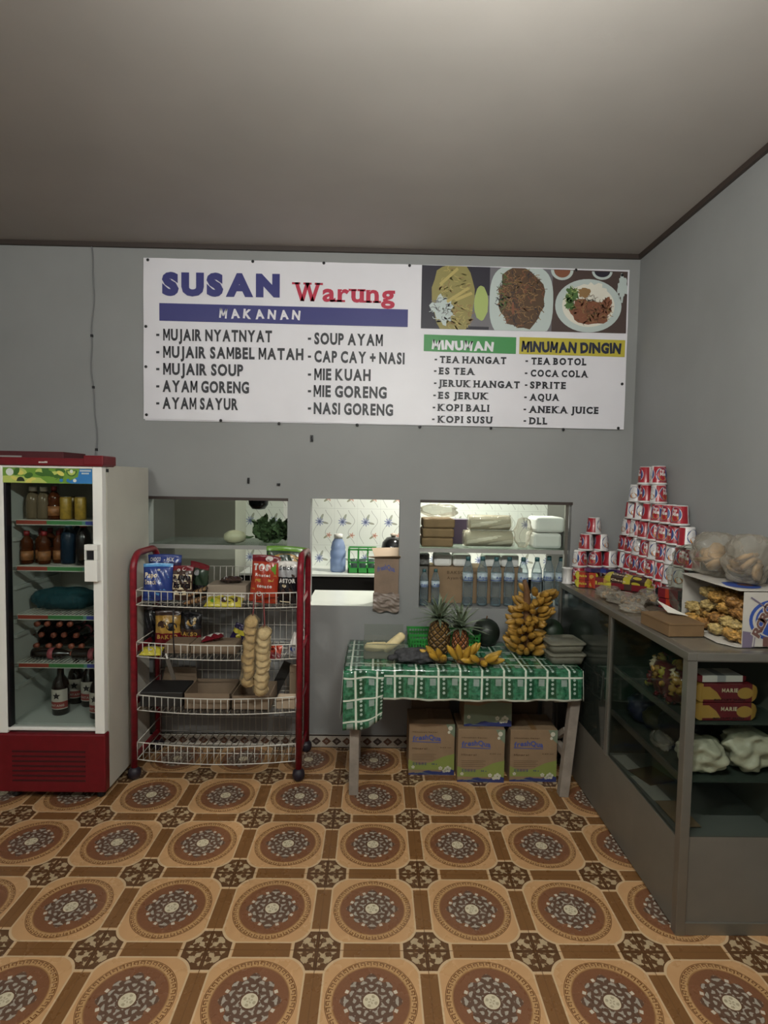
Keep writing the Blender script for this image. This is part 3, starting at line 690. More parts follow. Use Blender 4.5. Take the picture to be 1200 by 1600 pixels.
# ---------------------------------------------------------------- wire rack
r_red = mk('red_enamel', '7d1423', .35, var=(30, .25)); caster_m = mk('dark_caster', '211a24', .5)
KX0, KX1, KY0, KY1 = -1.348, -.418, 3.115, 3.462
rk = thing('wire_snack_rack', 'red framed four-tier wire snack rack on casters', 'rack', ((KX0+KX1)/2, (KY0+KY1)/2, 0))
rl = Matrix.Translation((-(KX0+KX1)/2, -(KY0+KY1)/2, 0))
for x in (KX0, KX1):
    arc = [(x, KY0+.09-.09*cos(a), 1.19+.095*sin(a)) for a in [k*pi/2/6 for k in range(7)]]
    arc2 = [(x, KY1-.09+.09*sin(a), 1.19+.095*cos(a)) for a in [k*pi/2/6 for k in range(7)]]
    mb = MB(rl); mb.tube([(x, KY0, .07)]+arc+arc2+[(x, KY1, .07)], .019, 12); mb.build('side_frame', r_red, rk)
    for z in (.11, .42, .72, 1.0): mb = MB(rl); mb.box(x-.004, x+.004, KY0, KY1, z, z+.03); mb.build('side_rail', r_red, rk)
    for y in (KY0, KY1):
        mb = MB(rl); mb.lathe([(.0, 0), (.02, .002), (.033, .018), (.036, .036), (.033, .054), (.02, .068), (.008, .074)], 16, 0, (x, y, 0)); mb.build('caster', caster_m, rk)
TIER = [(1.0, 1.083), (.708, .79), (.402, .488), (.116, .216)]
IX0, IX1 = KX0+.018, KX1-.018
def bow(u): return KY0-.005-.05*(1-(2*u-1)**2)
for (z0, z1) in TIER:
    mb = MB(rl); N = 24
    for z, r in ((z1, .0035), (z0, .003)):
        mb.tube([(IX0+(IX1-IX0)*k/30, bow(k/30), z) for k in range(31)], r, 6)
    for k in range(N+1):
        u = k/N; x = IX0+(IX1-IX0)*u; mb.tube([(x, bow(u), z1), (x, bow(u), z0), (x, KY1-.01, z0+.003)], .0022, 5)
    for y in (KY0+.08, KY0+.2, KY1-.03): mb.tube([(IX0, y, z0-.003), (IX1, y, z0-.003)], .003, 5)
    for x in (IX0, IX1): mb.tube([(x, bow(0), z1), (x, KY1-.01, z1)], .003, 6); mb.tube([(x, bow(0), z0), (x, KY1-.01, z0)], .003, 6)
    mb.build('wire_basket', wire, rk)
mb = MB(rl); N = 24
for k in range(N+1): x = IX0+(IX1-IX0)*k/N; mb.tube([(x, KY1-.012, .13), (x, KY1-.012, 1.172)], .0023, 5)
for z in (.13, .22, .32, .42, .52, .61, .72, .81, .9, .97, 1.06, 1.172): mb.tube([(IX0, KY1-.014, z), (IX1, KY1-.014, z)], .002, 5)
mb.build('back_grid', mk('dull_wire', 'bab7b0', .4), rk)

# ---------------------------------------------------------------- fruit table
TZ = .718
tb = thing('fruit_table', 'low grey wooden table carrying fruit beside the glass counter', 'table', (.5, 3.2, 0))
tl = Matrix.Translation((-.5, -3.2, 0))
mb = MB(tl); mb.box(-.12, 1.11, 2.94, 3.45, TZ-.03, TZ-.004); mb.build('tabletop', wood, tb, bevel=.003)
for (x, y, dx) in ((-.098, 2.99, 0), (1.085, 2.99, .03), (-.098, 3.4, 0), (1.085, 3.4, 0)):
    mb = MB(tl); mb.bar((x-dx, y, 0), (x+dx, y, TZ-.03), .052, .05); mb.build('leg', wood, tb, bevel=.003)
mb = MB(tl); mb.box(.98, 1.11, 2.955, 2.975, .535, .6); mb.box(-.12, 1.11, 2.962, 2.98, .58, TZ-.03); mb.box(-.12, 1.11, 3.41, 3.43, .6, TZ-.03)
mb.build('apron', wood, tb)
mb = MB(tl); mb.bar((1.085, 3.05, .34), (1.085, 3.36, .12), .03, .03); mb.bar((1.085, 3.02, .2), (1.085, 3.4, .2), .04, .03); mb.build('brace', wood, tb)
def cloth_material():
    m, nt, b = new_mat('green_checked_oilcloth'); x, y, z, vec = coords(nt, 'UV'); G = .1165
    u = (x/G).fract(); v = (y/G).fract(); n = noise(nt, vec, 45, 3); n2 = noise(nt, vec, 14, 2)
    col = mixc(nt, ((n-.35)/.3).max(0).min(1), lin('1f4f36'), lin('477f63'))
    col = mixc(nt, u.band(.08, .4)*v.band(.1, .9), col, mixc(nt, n, lin('163c28'), lin('295239')))
    dv = ((v*5).fract()-.5)*.2; du = u-.24
    col = mixc(nt, ((du*du+dv*dv).sqrt()).lt(.062)*v.band(.2, 1.0), col, lin('9fb3a8'))
    col = mixc(nt, u.band(.62, .88)*v.band(.62, .92), col, mixc(nt, n, lin('6f8078'), lin('9aa8a0')))
    col = mixc(nt, u.band(.5, .52)+v.band(.3, .325)*u.gt(.45), col, lin('2e7a52'))
    col = mixc(nt, (u.lt(.045)+u.gt(.955)+v.lt(.04)+v.gt(.96)).min(1), col, lin('cfd6c8'))
    nt.links.new(col, b.inputs['Base Color']); b.inputs['Roughness'].default_value = .16; b.inputs['Coat Weight'].default_value = .3
    add_bump(nt, b, noise(nt, vec, 22, 3), .4); return m
cm = cloth_material()
CX0, CX1, CY0, CY1 = -.152, 1.118, 2.928, 3.462
mb = MB(); U = lambda x, y: (x+.152+.085, y)
def top(u, v):
    x = CX0+(CX1-CX0)*u; y = CY0+(CY1-CY0)*v; return Vector((x, y, TZ+.0015*sin(x*23)*sin(y*31)))
mb.grid(top, 40, 14, 0, True, lambda u, v: U(CX0+(CX1-CX0)*u, .036+(CY1-CY0)*v))
def front(u, v):
    x = CX0+(CX1-CX0)*u; k = max(0, 1-abs(x-CX0)/.2); d = .158+.008*sin(x*3)
    return Vector((x+.004*v*sin(x*20), CY0-.004-.012*v-.008*v*sin(x*26)-.003*sin(x*70)*v, TZ-d*v))
mb.grid(front, 90, 10, 0, True, lambda u, v: U(CX0+(CX1-CX0)*u, .036-(.158)*v))
def corner(u, v):                               # loose fold hanging from the left corner
    x = -.158+.215*u; dl = .315-.06*max(0, (u-.35)/.65)
    return Vector((x+.01*v*sin(u*4), CY0-.022-.02*v-.012*sin(u*8+v*3), TZ-.005-(dl)*v))
mb.grid(corner, 22, 14, 0, True, lambda u, v: (.085+.215*u-.03, .04-.315*v))
def left(u, v):
    y = CY0-.03+(CY1-CY0+.03)*u; return Vector((CX0-.006-.01*v+.006*v*sin(y*30), y, TZ-(.26-.08*u)*v))
mb.grid(left, 24, 8, 0, True, lambda u, v: ((CY1-CY0)*u, .036-.26*v))
def right(u, v):
    y = CY0+(CY1-CY0)*u; return Vector((CX1+.004+.008*v+.005*v*sin(y*30), y, TZ-.165*v))
mb.grid(right, 24, 6, 0, True, lambda u, v: ((CY1-CY0)*u, .036-.165*v))
cl = mb.build('tablecloth', cm, recalc=False); tag(cl, 'shiny green tablecloth with white check lines spread over the fruit table', 'tablecloth')
md = cl.modifiers.new('thickness', 'SOLIDIFY'); md.thickness = .0012; md.offset = 0

# ---------------------------------------------------------------- glass counter
GX, GY0, GY1, GZ = 1.168, 2.03, 3.512, 1.098
g_pan = mk('grey_composite_panel', '6a655c', .4, var=(5, .08)); g_dark = mk('dark_glossy_panel', '2a302c', .1, var=(4, .15), coat=.3)
gc = thing('glass_counter', 'long aluminium and glass display counter along the right wall', 'display counter', (1.38, 2.77, 0))
gl = Matrix.Translation((-1.38, -2.77, 0)); GB = RX-.004; P = .036
mb = MB(gl)
for x in (GX, GB-P):
    for y in (GY0, GY1-P): mb.box(x, x+P, y, y+P, 0, GZ-.0305)
mb.box(GX, GX+.02, 2.715, 2.745, .36, GZ-.03)
mb.box(GX+.004, GB, GY0+.003, GY1-.003, GZ-.036, GZ-.014); mb.box(GX-.004, GX+.03, GY0-.004, GY1, GZ-.03, GZ); mb.box(GX+.03, GB, GY0-.004, GY0+.03, GZ-.03, GZ); mb.box(GX+.03, GB, GY1-.03, GY1-.002, GZ-.03, GZ)
mb.box(GX+P, GB-P, GY0+.002, GY0+P, 0, .05)
mb.build('frame', alu, gc, bevel=.002)
mb = MB(gl); mb.box(GX+.03, GB, GY0+.03, GY1-.03, GZ-.012, GZ-.002); mb.build('worktop', mk('dull_brown_top', '6b6459', .25, var=(6, .12)), gc)
mb = MB(gl); mb.box(GX+.008, GX+.018, GY0+P, GY1-P, .01, .365); mb.box(GX+P, GB-P, GY0+.008, GY0+.018, .03, .385); mb.build('lower_panel', g_pan, gc)
mb = MB(gl); mb.box(GX+.008, GX+.014, 2.745, GY1-P, .365, GZ-.034); mb.build('sliding_panel', g_dark, gc)
mb = MB(gl); mb.box(GX+.010, GX+.015, GY0+P, 2.715, .365, GZ-.034); mb.build('side_glass', glass, gc)
mb = MB(gl); mb.box(GX+P, GB-P, GY0+.010, GY0+.015, .385, GZ-.034); mb.build('end_glass', glass, gc)
mb = MB(gl); mb.box(GB-.012, GB-.004, GY0+P, GY1-P, .03, GZ-.034); mb.box(GX+P, GB-P, GY1-.03, GY1-.022, .03, GZ-.034); mb.build('back_panel', mk('grey_back_panel', '56574f', .5), gc)
GS = [.82, .595]
for z in GS:
    mb = MB(gl); mb.box(GX+.02, GB-.014, GY0+.03, 2.73, z-.008, z); mb.box(GX+.018, GX+.03, GY0+.036, 2.72, z-.022, z+.002, 1); mb.build('shelf', [clear('green_shelf_glass', '9db0a4', .3, .08, '6a756c', None, .4), alu], gc)
mb = MB(gl); mb.box(GX+.02, GB-.014, GY0+.03, 2.73, .352, .372); mb.build('floor_board', mk('grey_board', '6e716c', .45, var=(4, .1)), gc)
mb = MB(gl); mb.box(GX+.02, GB-.014, 2.726, 2.732, .36, GZ-.04); mb.build('divider', mk('dark_green_panel', '33382f', .35), gc)
# ---------------------------------------------------------------- kitchen side of the openings
def box_thing(name, label, cat, loc, size, m, rot=0, group=None, bevel=.004, part='box'):
    t = thing(name, label, cat, loc, rot, group); w_, d_, h_ = size
    mb = MB(); mb.box(-w_/2, w_/2, -d_/2, d_/2, 0, h_); mb.build(part, m, t, bevel=bevel); return t
# tiled sill of the middle opening and the kitchen worktop
mb = MB(); mb.box(O2[0]-.02, O2[1]+.02, WALL+T, 4.03, .86, .918); struct(mb.build('trim_5', white_tile))
mb = MB(); mb.box(O2[0], O2[1], WALL-.003, WALL+T, .919, .922); struct(mb.build('trim_6', white_tile))
kw = thing('kitchen_worktop', 'white tiled kitchen worktop along the flowered wall', 'worktop', (0, 4.77, 0))
mb = MB(); mb.box(-1.1, 2.2, -.25, .228, .932, .95); mb.build('top', white_tile, kw)
mb = MB(); mb.box(-1.1, 2.2, -.2, .228, .0, .932); mb.build('base', dark, kw)  # near-black colour stands in for the shade in the gap behind the sill
# display shelves inside the left and right openings
def display(name, label, O, shelf_z, right_post):
    t = thing(name, label, 'shelf unit', ((O[0]+O[1])/2, 3.8, 0)); l = Matrix.Translation((-(O[0]+O[1])/2, -3.8, 0))
    mb = MB(l); mb.box(O[0]-.02, O[1]+.02, WALL+T+.002, 4.02, O[2]-.03, O[2]); mb.build('bottom_board', wall_m, t)
    mb = MB(l); mb.box(O[0]+.002, O[1]-.002, WALL+.03, 4.0, shelf_z-.026, shelf_z); mb.box(O[0]+.002, O[1]-.002, WALL+.028, WALL+.034, shelf_z-.026, shelf_z, 1); mb.build('shelf_board', [clear('frosted_shelf_glass', 'd5dcd6', .18, .2, 'a5aaa5', None, .4), mk('pale_board', '9a9a96', .5)], t)
    for x in (O[0]-.02, O[1]): mb = MB(l); mb.box(x, x+.02, WALL+T+.002, 4.02, O[2], O[3]+.02); mb.build('side_board', mk('grey_side_board', '45443f', .5), t)
    if right_post: mb = MB(l); mb.box(O[1]-.03, O[1]-.012, WALL+.02, WALL+.05, O[2], O[3]); mb.build('post', alu, t)
    mb = MB(l); mb.box(O[0]+.004, O[1]-.03, WALL+.022, WALL+.026, shelf_z+.002, O[3]-.002); mb.build('glass_pane', glass, t)
    return t
display('display_shelf', 'grey display shelf behind glass in the left wall opening', O1, 1.292, False)
display('display_shelf', 'grey display shelf behind glass in the right wall opening', O3, 1.292, True)
SZ = 1.293
# leafy greens and a white radish in the left opening
def leaf_mesh(mb, base, d, ln, wd, curl, m=0, roll=0):
    base = Vector(base); d = Vector(d).normalized(); s_ = d.cross(Vector((0, 0, 1)))
    s_ = (s_.normalized() if s_.length > .1 else Vector((1, 0, 0))); n = s_.cross(d); q = Matrix.Rotation(roll, 3, d); s_ = q @ s_; n = q @ n
    def f(u, v):
        wv = wd*sin(pi*min(1, v*.92+.06))**.7; x = (u-.5)*2
        return base+d*(ln*v)+s_*(wv*x)+n*(-curl*v*v*ln+.18*wd*(abs(x))+.012*sin(v*17+u*9)+.008*sin(u*22))
    mb.grid(f, 6, 8, m)
green_l = mk('dark_green_leaf', '4d6440', .5, var=(30, .3)); rad = mk('white_radish_skin', 'c9c6a8', .45, var=(20, .06))
vg = thing('leafy_greens', 'bundle of dark leafy greens on the shelf of the left wall opening', 'vegetable', (-.66, 3.7, SZ))
R = random.Random(11)
for i in range(46):
    mb = MB(); a = R.uniform(-1.6, 1.6); q = R.uniform(0, 1)
    leaf_mesh(mb, (R.uniform(-.15, .1), R.uniform(-.04, .05), R.uniform(.02, .1)), (R.uniform(-1.1, 1.1), R.uniform(-.7, .3), R.uniform(-.2, 1.2)), R.uniform(.07, .125), R.uniform(.035, .055), R.uniform(-.5, .5), 0, a)
    for k, v in enumerate(mb.v): mb.v[k] = (max(-.22, min(.1, v[0])), max(-.1, min(.1, v[1])), max(.004, min(.21, v[2])))
    mb.build('leaf', green_l, vg)
for i in range(5):
    mb = MB(); mb.tube([(R.uniform(-.1, -.04), R.uniform(-.04, .04), .015+.012*i), (.0, R.uniform(-.03, .03), .03+.012*i), (.08, R.uniform(-.03, .03), .05+.012*i)], [.011, .009, .006], 7); mb.build('stalk', mk('pale_stalk', '8a9a6a', .5), vg)
rd = thing('white_radish', 'pale white radish root lying left of the leafy greens', 'vegetable', (at(368, 840, 3.68).x, 3.62, SZ+.045), (0, pi/2, .3))
mb = MB(); mb.lathe([(0, -.06), (.02, -.055), (.038, -.03), (.044, 0), (.04, .04), (.03, .07), (0, .085)], 18); mb.build('root', rad, rd)
mb = MB(); mb.tube([(0, 0, .07), (.006, 0, .1), (.0, .004, .13)], [.012, .008, .004], 8); mb.build('stalk', green_l, rd)
# hanging dark pot seen through the left opening
hp_ = thing('hanging_pot', 'dark round pot hanging in the kitchen seen through the left opening', 'pot', (at(404, 790, 4.4).x, 4.4, 1.475))
mb = MB(); mb.lathe([(0, 0), (.05, .005), (.075, .04), (.08, .09), (.07, .12), (.03, .135), (0, .14)], 20); mb.build('body', mk('dark_metal_pot', '1c1c1f', .12, metal=.6), hp_)
for dx in (-.06, .05, ): mb = MB(); mb.tube([(dx, 0, .1), (dx*1.2, 0, .94)], .003, 6); mb.build('cord', mk('pale_cord', '9a9a94', .6), hp_)
# middle opening: jug, rack with glasses, black pot
jg = thing('water_jug', 'tall translucent blue water bottle with white cap on the kitchen worktop', 'bottle', (at(528, 885, 4.68).x, 4.68, .95))
mb = MB(); mb.lathe([(.05, 0), (.064, .008), (.066, .1), (.06, .115), (.066, .13), (.066, .17), (.058, .185), (.062, .2), (.05, .25), (.034, .275), (.034, .29)], 22); mb.build('body', clear('blue_jug_plastic', 'b8c8e2', .5, .15, 'a9bce0', None, .4), jg)
mb = MB(); mb.lathe([(.037, .28), (.037, .31), (.03, .318), (0, .318)], 18); mb.build('cap', white, jg)
g_pl = mk('green_plastic', '2f8a3a', .4)
x0, x1 = at(544, 890, 4.68).x, at(588, 890, 4.68).x
gr = thing('dish_rack', 'green plastic dish rack on the kitchen worktop', 'rack', ((x0+x1)/2, 4.68, .95)); hw = (x1-x0)/2
mb = MB()
for z, h in ((0, .045), (.085, .012), (.19, .014)):
    for y in (-.09, .086): mb.box(-hw, hw, y, y+.005, z, z+h)
    for x in (-hw, hw-.005): mb.box(x, x+.005, -.09, .09, z, z+h)
for x in (-hw, -hw/3, hw/3, hw-.01): 
    for y in (-.09, .084): mb.box(x, x+.01, y, y+.006, 0, .2)
mb.box(-hw, hw, -.09, .09, 0, .006); mb.build('frame', g_pl, gr)
gm = clear('drinking_glass', 'dfe6e4', .12, .04, '9fb0b0', None, .8)
gs = thing('drinking_glass', '', 'glass', (0, 0, 0), 0, 'glasses in the green dish rack')
mb = MB(); mb.lathe([(.026, 0), (.032, .1), (.03, .1), (.024, .006), (0, .006)], 16); mb.build('body', gm, gs)
for i in range(3):
    l = (gr.location.x-.07+.07*i, 4.68, 1.065 if False else .957); lb = ('left', 'middle', 'right')[i]+' drinking glass standing in the green dish rack'
    if i == 0: gs.location = l; gs['label'] = lb
    else: dup(gs, l, 0, lb)
kp = thing('black_pot', 'black pot on the kitchen worktop behind the cardboard carton', 'pot', (at(614, 860, 4.72).x, 4.72, .95))
mb = MB(); mb.lathe([(.06, 0), (.085, .02), (.09, .14), (.1, .15), (.1, .2), (.09, .25), (.055, .29), (.0, .3)], 22); mb.build('body', mk('black_enamel', '141416', .15, coat=.3), kp)
mb = MB(); mb.lathe([(.02, .3), (.025, .32), (0, .33)], 12); mb.build('knob', mk('pale_knob', 'b8a89a', .4), kp)
# printed cartons of one kind: freshQua
c_print = [kraft, mk('carton_blue_print', '4a5694', .6), mk('carton_dark_print', '5b452e', .7), mk('carton_green', '7f8a45', .7), mk('carton_navy', '2c3468', .6), mk('carton_flower', 'c9c6b4', .7), mk('carton_grey_green', '74806a', .7)]
def carton_face(mb, w_, h_, y, full=True):
    f = lambda k: (lambda u, v: Vector((-w_/2+w_*u, y-.0008-.0003*k, h_*v)))
    mb.shape([(0, .3), (.0, .1), (1, .1), (1, .42), (.75, .36), (.5, .25), (.25, .2)], f(0), 3) if full else mb.shape([(0, 0), (1, 0), (1, .85), (.6, .9), (.3, .75), (0, .8)], f(0), 6)
    q = 1 if full else 2.2
    mb.shape([(0, .0), (1, .0), (1, .085*q)]+[(1-.08*k, (.06+.03*sin(k*1.1)+.03*(k < 6))*q) for k in range(12)]+[(0, .03*q)], f(1), 4)
    mb.shape([(.1, .02)]+[(.1+.07*k, .03+.025*sin(k*.7)) for k in range(1, 9)]+[(.1+.07*k, .022+.02*sin(k*.7)) for k in range(8, 0, -1)], f(2), 6)
    for (cx, cy, s_) in ((.86, .13, 1), (.7, .15, .6), (.78, .09, .5), (.1, .17, .5)):
        for k in range(5):
            a = 2*pi*k/5+.3; mb.disc(cx+.045*s_*cos(a), (cy+.04*s_*sin(a))*q*.9, .034*s_, .03*s_*q, f(3), 5, 10)
        mb.disc(cx, cy*q*.9, .014*s_, .012*s_*q, f(4), 3, 8)
    if not full: return
    mb.shape([(.9, .82), (1, .74), (1, 1), (.8, 1)], f(1), 6); mb.disc(.9, .92, .05, .045, f(2), 5, 10); mb.disc(.87, .84, .03, .03, f(2), 5, 10)
    mb.text('Minuman Segar', lambda u, v: f(2)(.08+.55*u, .83+.022*v), .02, 2)
    def arc(u, v): return f(2)(.08+.62*u, .66+.03*sin(u*pi)+.1*v)
    mb.text('freshQua', arc, .035, 1, gap=.05)
    mb.shape([(.07, .645), (.7, .63), (.7, .645), (.07, .66)], f(1), 1)
    mb.text('Mineral', lambda u, v: f(2)(.08+.32*u, .5+.035*v), .02, 2); mb.text('240 ml', lambda u, v: f(2)(.68+.24*u, .53+.022*v), .02, 2)
    for k in range(4): mb.shape([(.08, .4-.035*k), (.6-.05*(k % 2), .4-.035*k), (.6-.05*(k % 2), .406-.035*k), (.08, .406-.035*k)], f(2), 2)
    for k in range(14): mb.shape([(.1+.022*k, .19), (.1+.022*k+.006+.006*(k % 3 == 0), .19), (.1+.022*k+.006+.006*(k % 3 == 0), .245), (.1+.022*k, .245)], f(2), 4)
    mb.text('48 x', lambda u, v: f(2)(.5+.13*u, .2+.03*v), .02, 4)
def carton(label, loc, size, rot=0, full=True, group=None, flaps=True):
    t = thing('water_carton', label, 'carton', loc, rot, group); w_, d_, h_ = size
    mb = MB(); mb.box(-w_/2, w_/2, 0, d_, 0, h_); mb.build('box', c_print, t, bevel=.003)
    mb = MB(); carton_face(mb, w_, h_, -.0006, full); mb.build('print', c_print, t, recalc=False)
    mb = MB(); mb.box(-w_*.06, w_*.06, -.0004, d_, h_, h_+.0012); mb.build('tape', mk('brown_tape', '8a6a45', .3), t); return t
GRP = 'printed water cartons'
carton('left printed water carton on the floor under the fruit table', ((.21+.485)/2, 3.19, 0), (.268, .22, .305), .0, group=GRP)
carton('middle printed water carton on the floor under the fruit table, another carton on it', (.623, 3.115, 0), (.268, .22, .31), -.02, group=GRP)
carton('right printed water carton on the floor under the fruit table', (.927, 3.125, 0), (.27, .22, .305), .0, group=GRP)
carton('greenish printed water carton lying on top of the middle carton', (.663, 3.15, .3125), (.275, .18, .16), 0, False, GRP)
bx = box_thing('brown_carton', 'plain dark brown carton standing behind the left water carton', 'carton', (.36, 3.44, 0), (.24, .035, .36), mk('dark_kraft', '6b5540', .8, var=(10, .1)))
bx = box_thing('brown_carton', 'plain dark brown carton standing behind the right water carton', 'carton', (.95, 3.425, 0), (.16, .04, .36), MATS['dark_kraft'])
# open carton standing on the sill of the middle opening
x0, x1 = at(584, 950, 3.49).x, at(622, 950, 3.49).x; cw = x1-x0
oc = thing('open_carton', 'open printed cardboard carton leaning on the right of the tiled wall opening', 'carton', ((x0+x1)/2, 3.508, .925))
k2 = mk('worn_kraft', '84705f', .7, var=(9, .12), bump=(18, .4))
mb = MB(); mb.box(-cw/2, cw/2, -.006, .0, -.005, .30); mb.box(-cw/2, cw/2, .13, .135, 0, .30); mb.box(-cw/2, -cw/2+.005, 0, .13, 0, .30); mb.box(cw/2-.005, cw/2, 0, .13, 0, .3); mb.box(-cw/2, cw/2, 0, .13, 0, .006)
mb.build('box', [k2], oc)
mb = MB(); f = lambda u, v: Vector((-cw/2+cw*u, -.0068, .30*v)); mb.text('freshQua', lambda u, v: f(.12+.72*u, .72+.05*sin(u*pi)+.11*v), .03, 1, gap=.05); mb.build('print', c_print, oc, recalc=False)
mb = MB(); mb.add([(-cw/2-.05, -.03, .318), (cw/2+.01, -.03, .325), (cw/2+.01, .03, .30), (-cw/2, .03, .30)], [(0, 1, 2, 3)]); mb.add([(-cw/2, .1, .3), (cw/2, .1, .3), (cw/2+.01, .2, .35), (-cw/2-.02, .2, .345)], [(0, 1, 2, 3)])
fl_ = mb.build('flap', mk('pale_kraft', 'b09a82', .7), oc); s_ = fl_.modifiers.new('t', 'SOLIDIFY'); s_.thickness = .003
cr = mk('crumpled_grey_film', '85776d', .35, bump=(24, .6))
mb = MB(); mb.grid(lambda u, v: Vector((-cw/2-.006+(cw+.012)*u, -.012-.014*sin(pi*v)-.004*sin(v*17+u*5)-.004*sin(u*13+v*9)-.003*sin(v*31-u*17), .085-.12*v+.006*sin(u*11+2*v))), 16, 24); mb.build('crumpled_wrap', cr, oc)
# right opening, upper shelf
kp_m = mk('kraft_paper_pack', '8f7354', .75, var=(12, .12))
x0, x1 = at(659, 850, 3.64).x, at(708, 850, 3.64).x
for i in range(3):
    box_thing('paper_pack', ('bottom', 'middle', 'top')[i]+' brown paper pack in the stack at the left of the upper shelf', 'paper pack', ((x0+x1)/2+.004*(i-1), 3.7, SZ+.062*i), (x1-x0, .2, .06), kp_m, .01*(i-1), 'brown paper packs', .012, 'pack')
clb = clear('crinkled_clear_bag', 'f4f2ee', .2, .1, 'd2ccc0', (26, 1.0), .5)
def lump(name, label, cat, loc, size, m, seed=0, rot=0, group=None, part='bag', lumpy=.12, n=22):
    t = thing(name, label, cat, loc, rot, group); R = random.Random(seed); ph = [R.uniform(0, 6) for _ in range(6)]; a, b_, c = size
    def f(u, v):
        th = 2*pi*u; fi = pi*min(max(v, .001), .999); k = 1+lumpy*(sin(3*th+ph[0]+fi*2)+.6*sin(7*th+ph[1]-fi*5)+.5*sin(fi*9+ph[2]))
        z = c/2-c/2*cos(fi)*(1+.0*k)
        return Vector((a/2*k*cos(th)*sin(fi)**.6, b_/2*k*sin(th)*sin(fi)**.6, max(0, z+lumpy*.25*c*sin(5*th+ph[3])*sin(fi))))
    mb = MB(); mb.grid(f, n, n//2); mb.build(part, m, t); return t
lump('clear_bag', 'clear plastic bag lying on the stack of brown paper packs', 'plastic bag', (at(688, 790, 3.7).x, 3.72, SZ+.187), (.24, .18, .09), clb, 3)
box_thing('purple_pack', 'purple pack behind the brown paper stack on the upper shelf', 'pack', (at(717, 830, 3.85).x, 3.86, SZ), (.12, .1, .17), mk('purple_card', '4d3a55', .5))
roll_m = mk('cream_wrapped_roll', 'e2dac6', .35, var=(9, .06), bump=(14, .25))
def roll(label, x0, x1, y, z, r, m):
    t = thing('wrapped_roll', label, 'roll', ((x0+x1)/2, y, z), 0, 'cream rolls on the upper shelf'); h = (x1-x0)/2
    mb = MB(Matrix.Rotation(pi/2, 4, 'Y')); mb.lathe([(0, -h), (r*.8, -h), (r, -h*.94), (r, h*.94), (r*.8, h), (0, h)], 22, 0, (0, 0, 0), True, lambda a, j: 1+.03*sin(a*3)); mb.build('roll', m, t)
    mb = MB(); mb.grid(lambda u, v: Vector((-h*1.06+2.12*h*v, (r*1.03+.004*sin(u*40+v*9))*cos(2*pi*u), (r*1.0+.003*sin(u*31))*sin(2*pi*u)+.002)), 30, 10); mb.build('wrap', clb, t)
roll('lower cream plastic-wrapped roll lying on the upper shelf of the right opening', at(726, 838, 3.66).x, at(800, 838, 3.66).x, 3.66, SZ+.055, .052, roll_m)
roll('upper cream plastic-wrapped roll lying on another roll on the upper shelf', at(733, 810, 3.68).x, at(797, 810, 3.68).x, 3.68, SZ+.158, .048, roll_m)
foam = mk('white_foam', 'e6e6e2', .6)
fb = thing('foam_pack', '', 'foam pack', (0, 0, 0), 0, 'white foam packs on the upper shelf')
mb = MB(); mb.box(-.095, .095, -.1, .1, 0, .1); mb.build('pack', foam, fb, bevel=.02)
for i, (x, zz) in enumerate(((850, 0), (853, .105))):
    l = (at(x, 840, 3.68).x, 3.7, SZ+zz); lb = ('lower', 'upper')[i]+' white foam pack at the right end of the upper shelf'
    if i == 0: fb.location = l; fb['label'] = lb
    else: dup(fb, l, .05, lb)
lump('clear_bag', 'crumpled clear bag between the rolls and the foam packs on the upper shelf', 'plastic bag', (at(817, 840, 3.66).x, 3.66, SZ), (.1, .12, .2), clb, 5, lumpy=.2)
# right opening, below the shelf: foam boxes on a brown carton
bc = box_thing('brown_carton', 'brown printed carton behind the water bottles in the right opening', 'carton', (at(725, 930, 3.75).x+.06, 3.76, .9155), (.62, .2, .24), kraft)
mb = MB(); mb.text('BAKSO & MIE', lambda u, v: Vector((-.19+.2*u, -.1015, .195+.02*v)), .02, 0); mb.text('Ayam Goreng', lambda u, v: Vector((-.19+.18*u, -.1015, .16+.018*v)), .02, 0); mb.build('print', c_print[2], bc, recalc=False)
fo = thing('foam_box', '', 'foam box', (0, 0, 0), 0, 'white foam boxes under the upper shelf')
mb = MB(); mb.box(-.06, .06, -.06, .06, 0, .085); mb.build('box', foam, fo, bevel=.018)
for i, x in enumerate((692, 722, 769, 797)):
    l = (at(x, 880, 3.68).x, 3.735, 1.157); lb = ('leftmost', 'second', 'third', 'rightmost')[i]+' white foam box in the row under the upper shelf of the right opening'
    if i == 0: fo.location = l; fo['label'] = lb
    else: dup(fo, l, 0, lb)
fo2 = box_thing('black_tray', 'dark patterned tray edge at the left under the upper shelf', 'tray', (at(661, 876, 3.66).x, 3.74, 1.165), (.09, .1, .07), mk('black_white_tray', '6f6f6c', .4, var=(40, .7)))
# stand so the tray rests on something
box_thing('white_carton', 'pale carton behind the two small bottles in the right opening', 'carton', (at(660, 900, 3.72).x, 3.78, .9155), (.1, .1, .249), mk('pale_carton', '7d7a72', .7))
# marks on the wall
def nail(label, px, py, w_, h_):
    p = at(px, py, WALL-.01); t = thing('hook', label, 'hook', (p.x, WALL, p.z), 0)
    mb = MB(); mb.box(-w_/2, w_/2, -.012, 0, -h_/2, h_/2); mb.build('plate', black, t); mb = MB(); mb.tube([(0, -.01, h_*.3), (0, -.022, 0), (.004, -.018, -h_*.4)], .003, 6); mb.build('pin', black, t)
nail('small dark bracket on the wall just below the banner', 487, 685, .018, .04); nail('small dark hook on the wall above the left opening', 388, 751, .012, .036); nail('tiny dark hook on the wall right above the left opening corner', 435, 757, .02, .014)
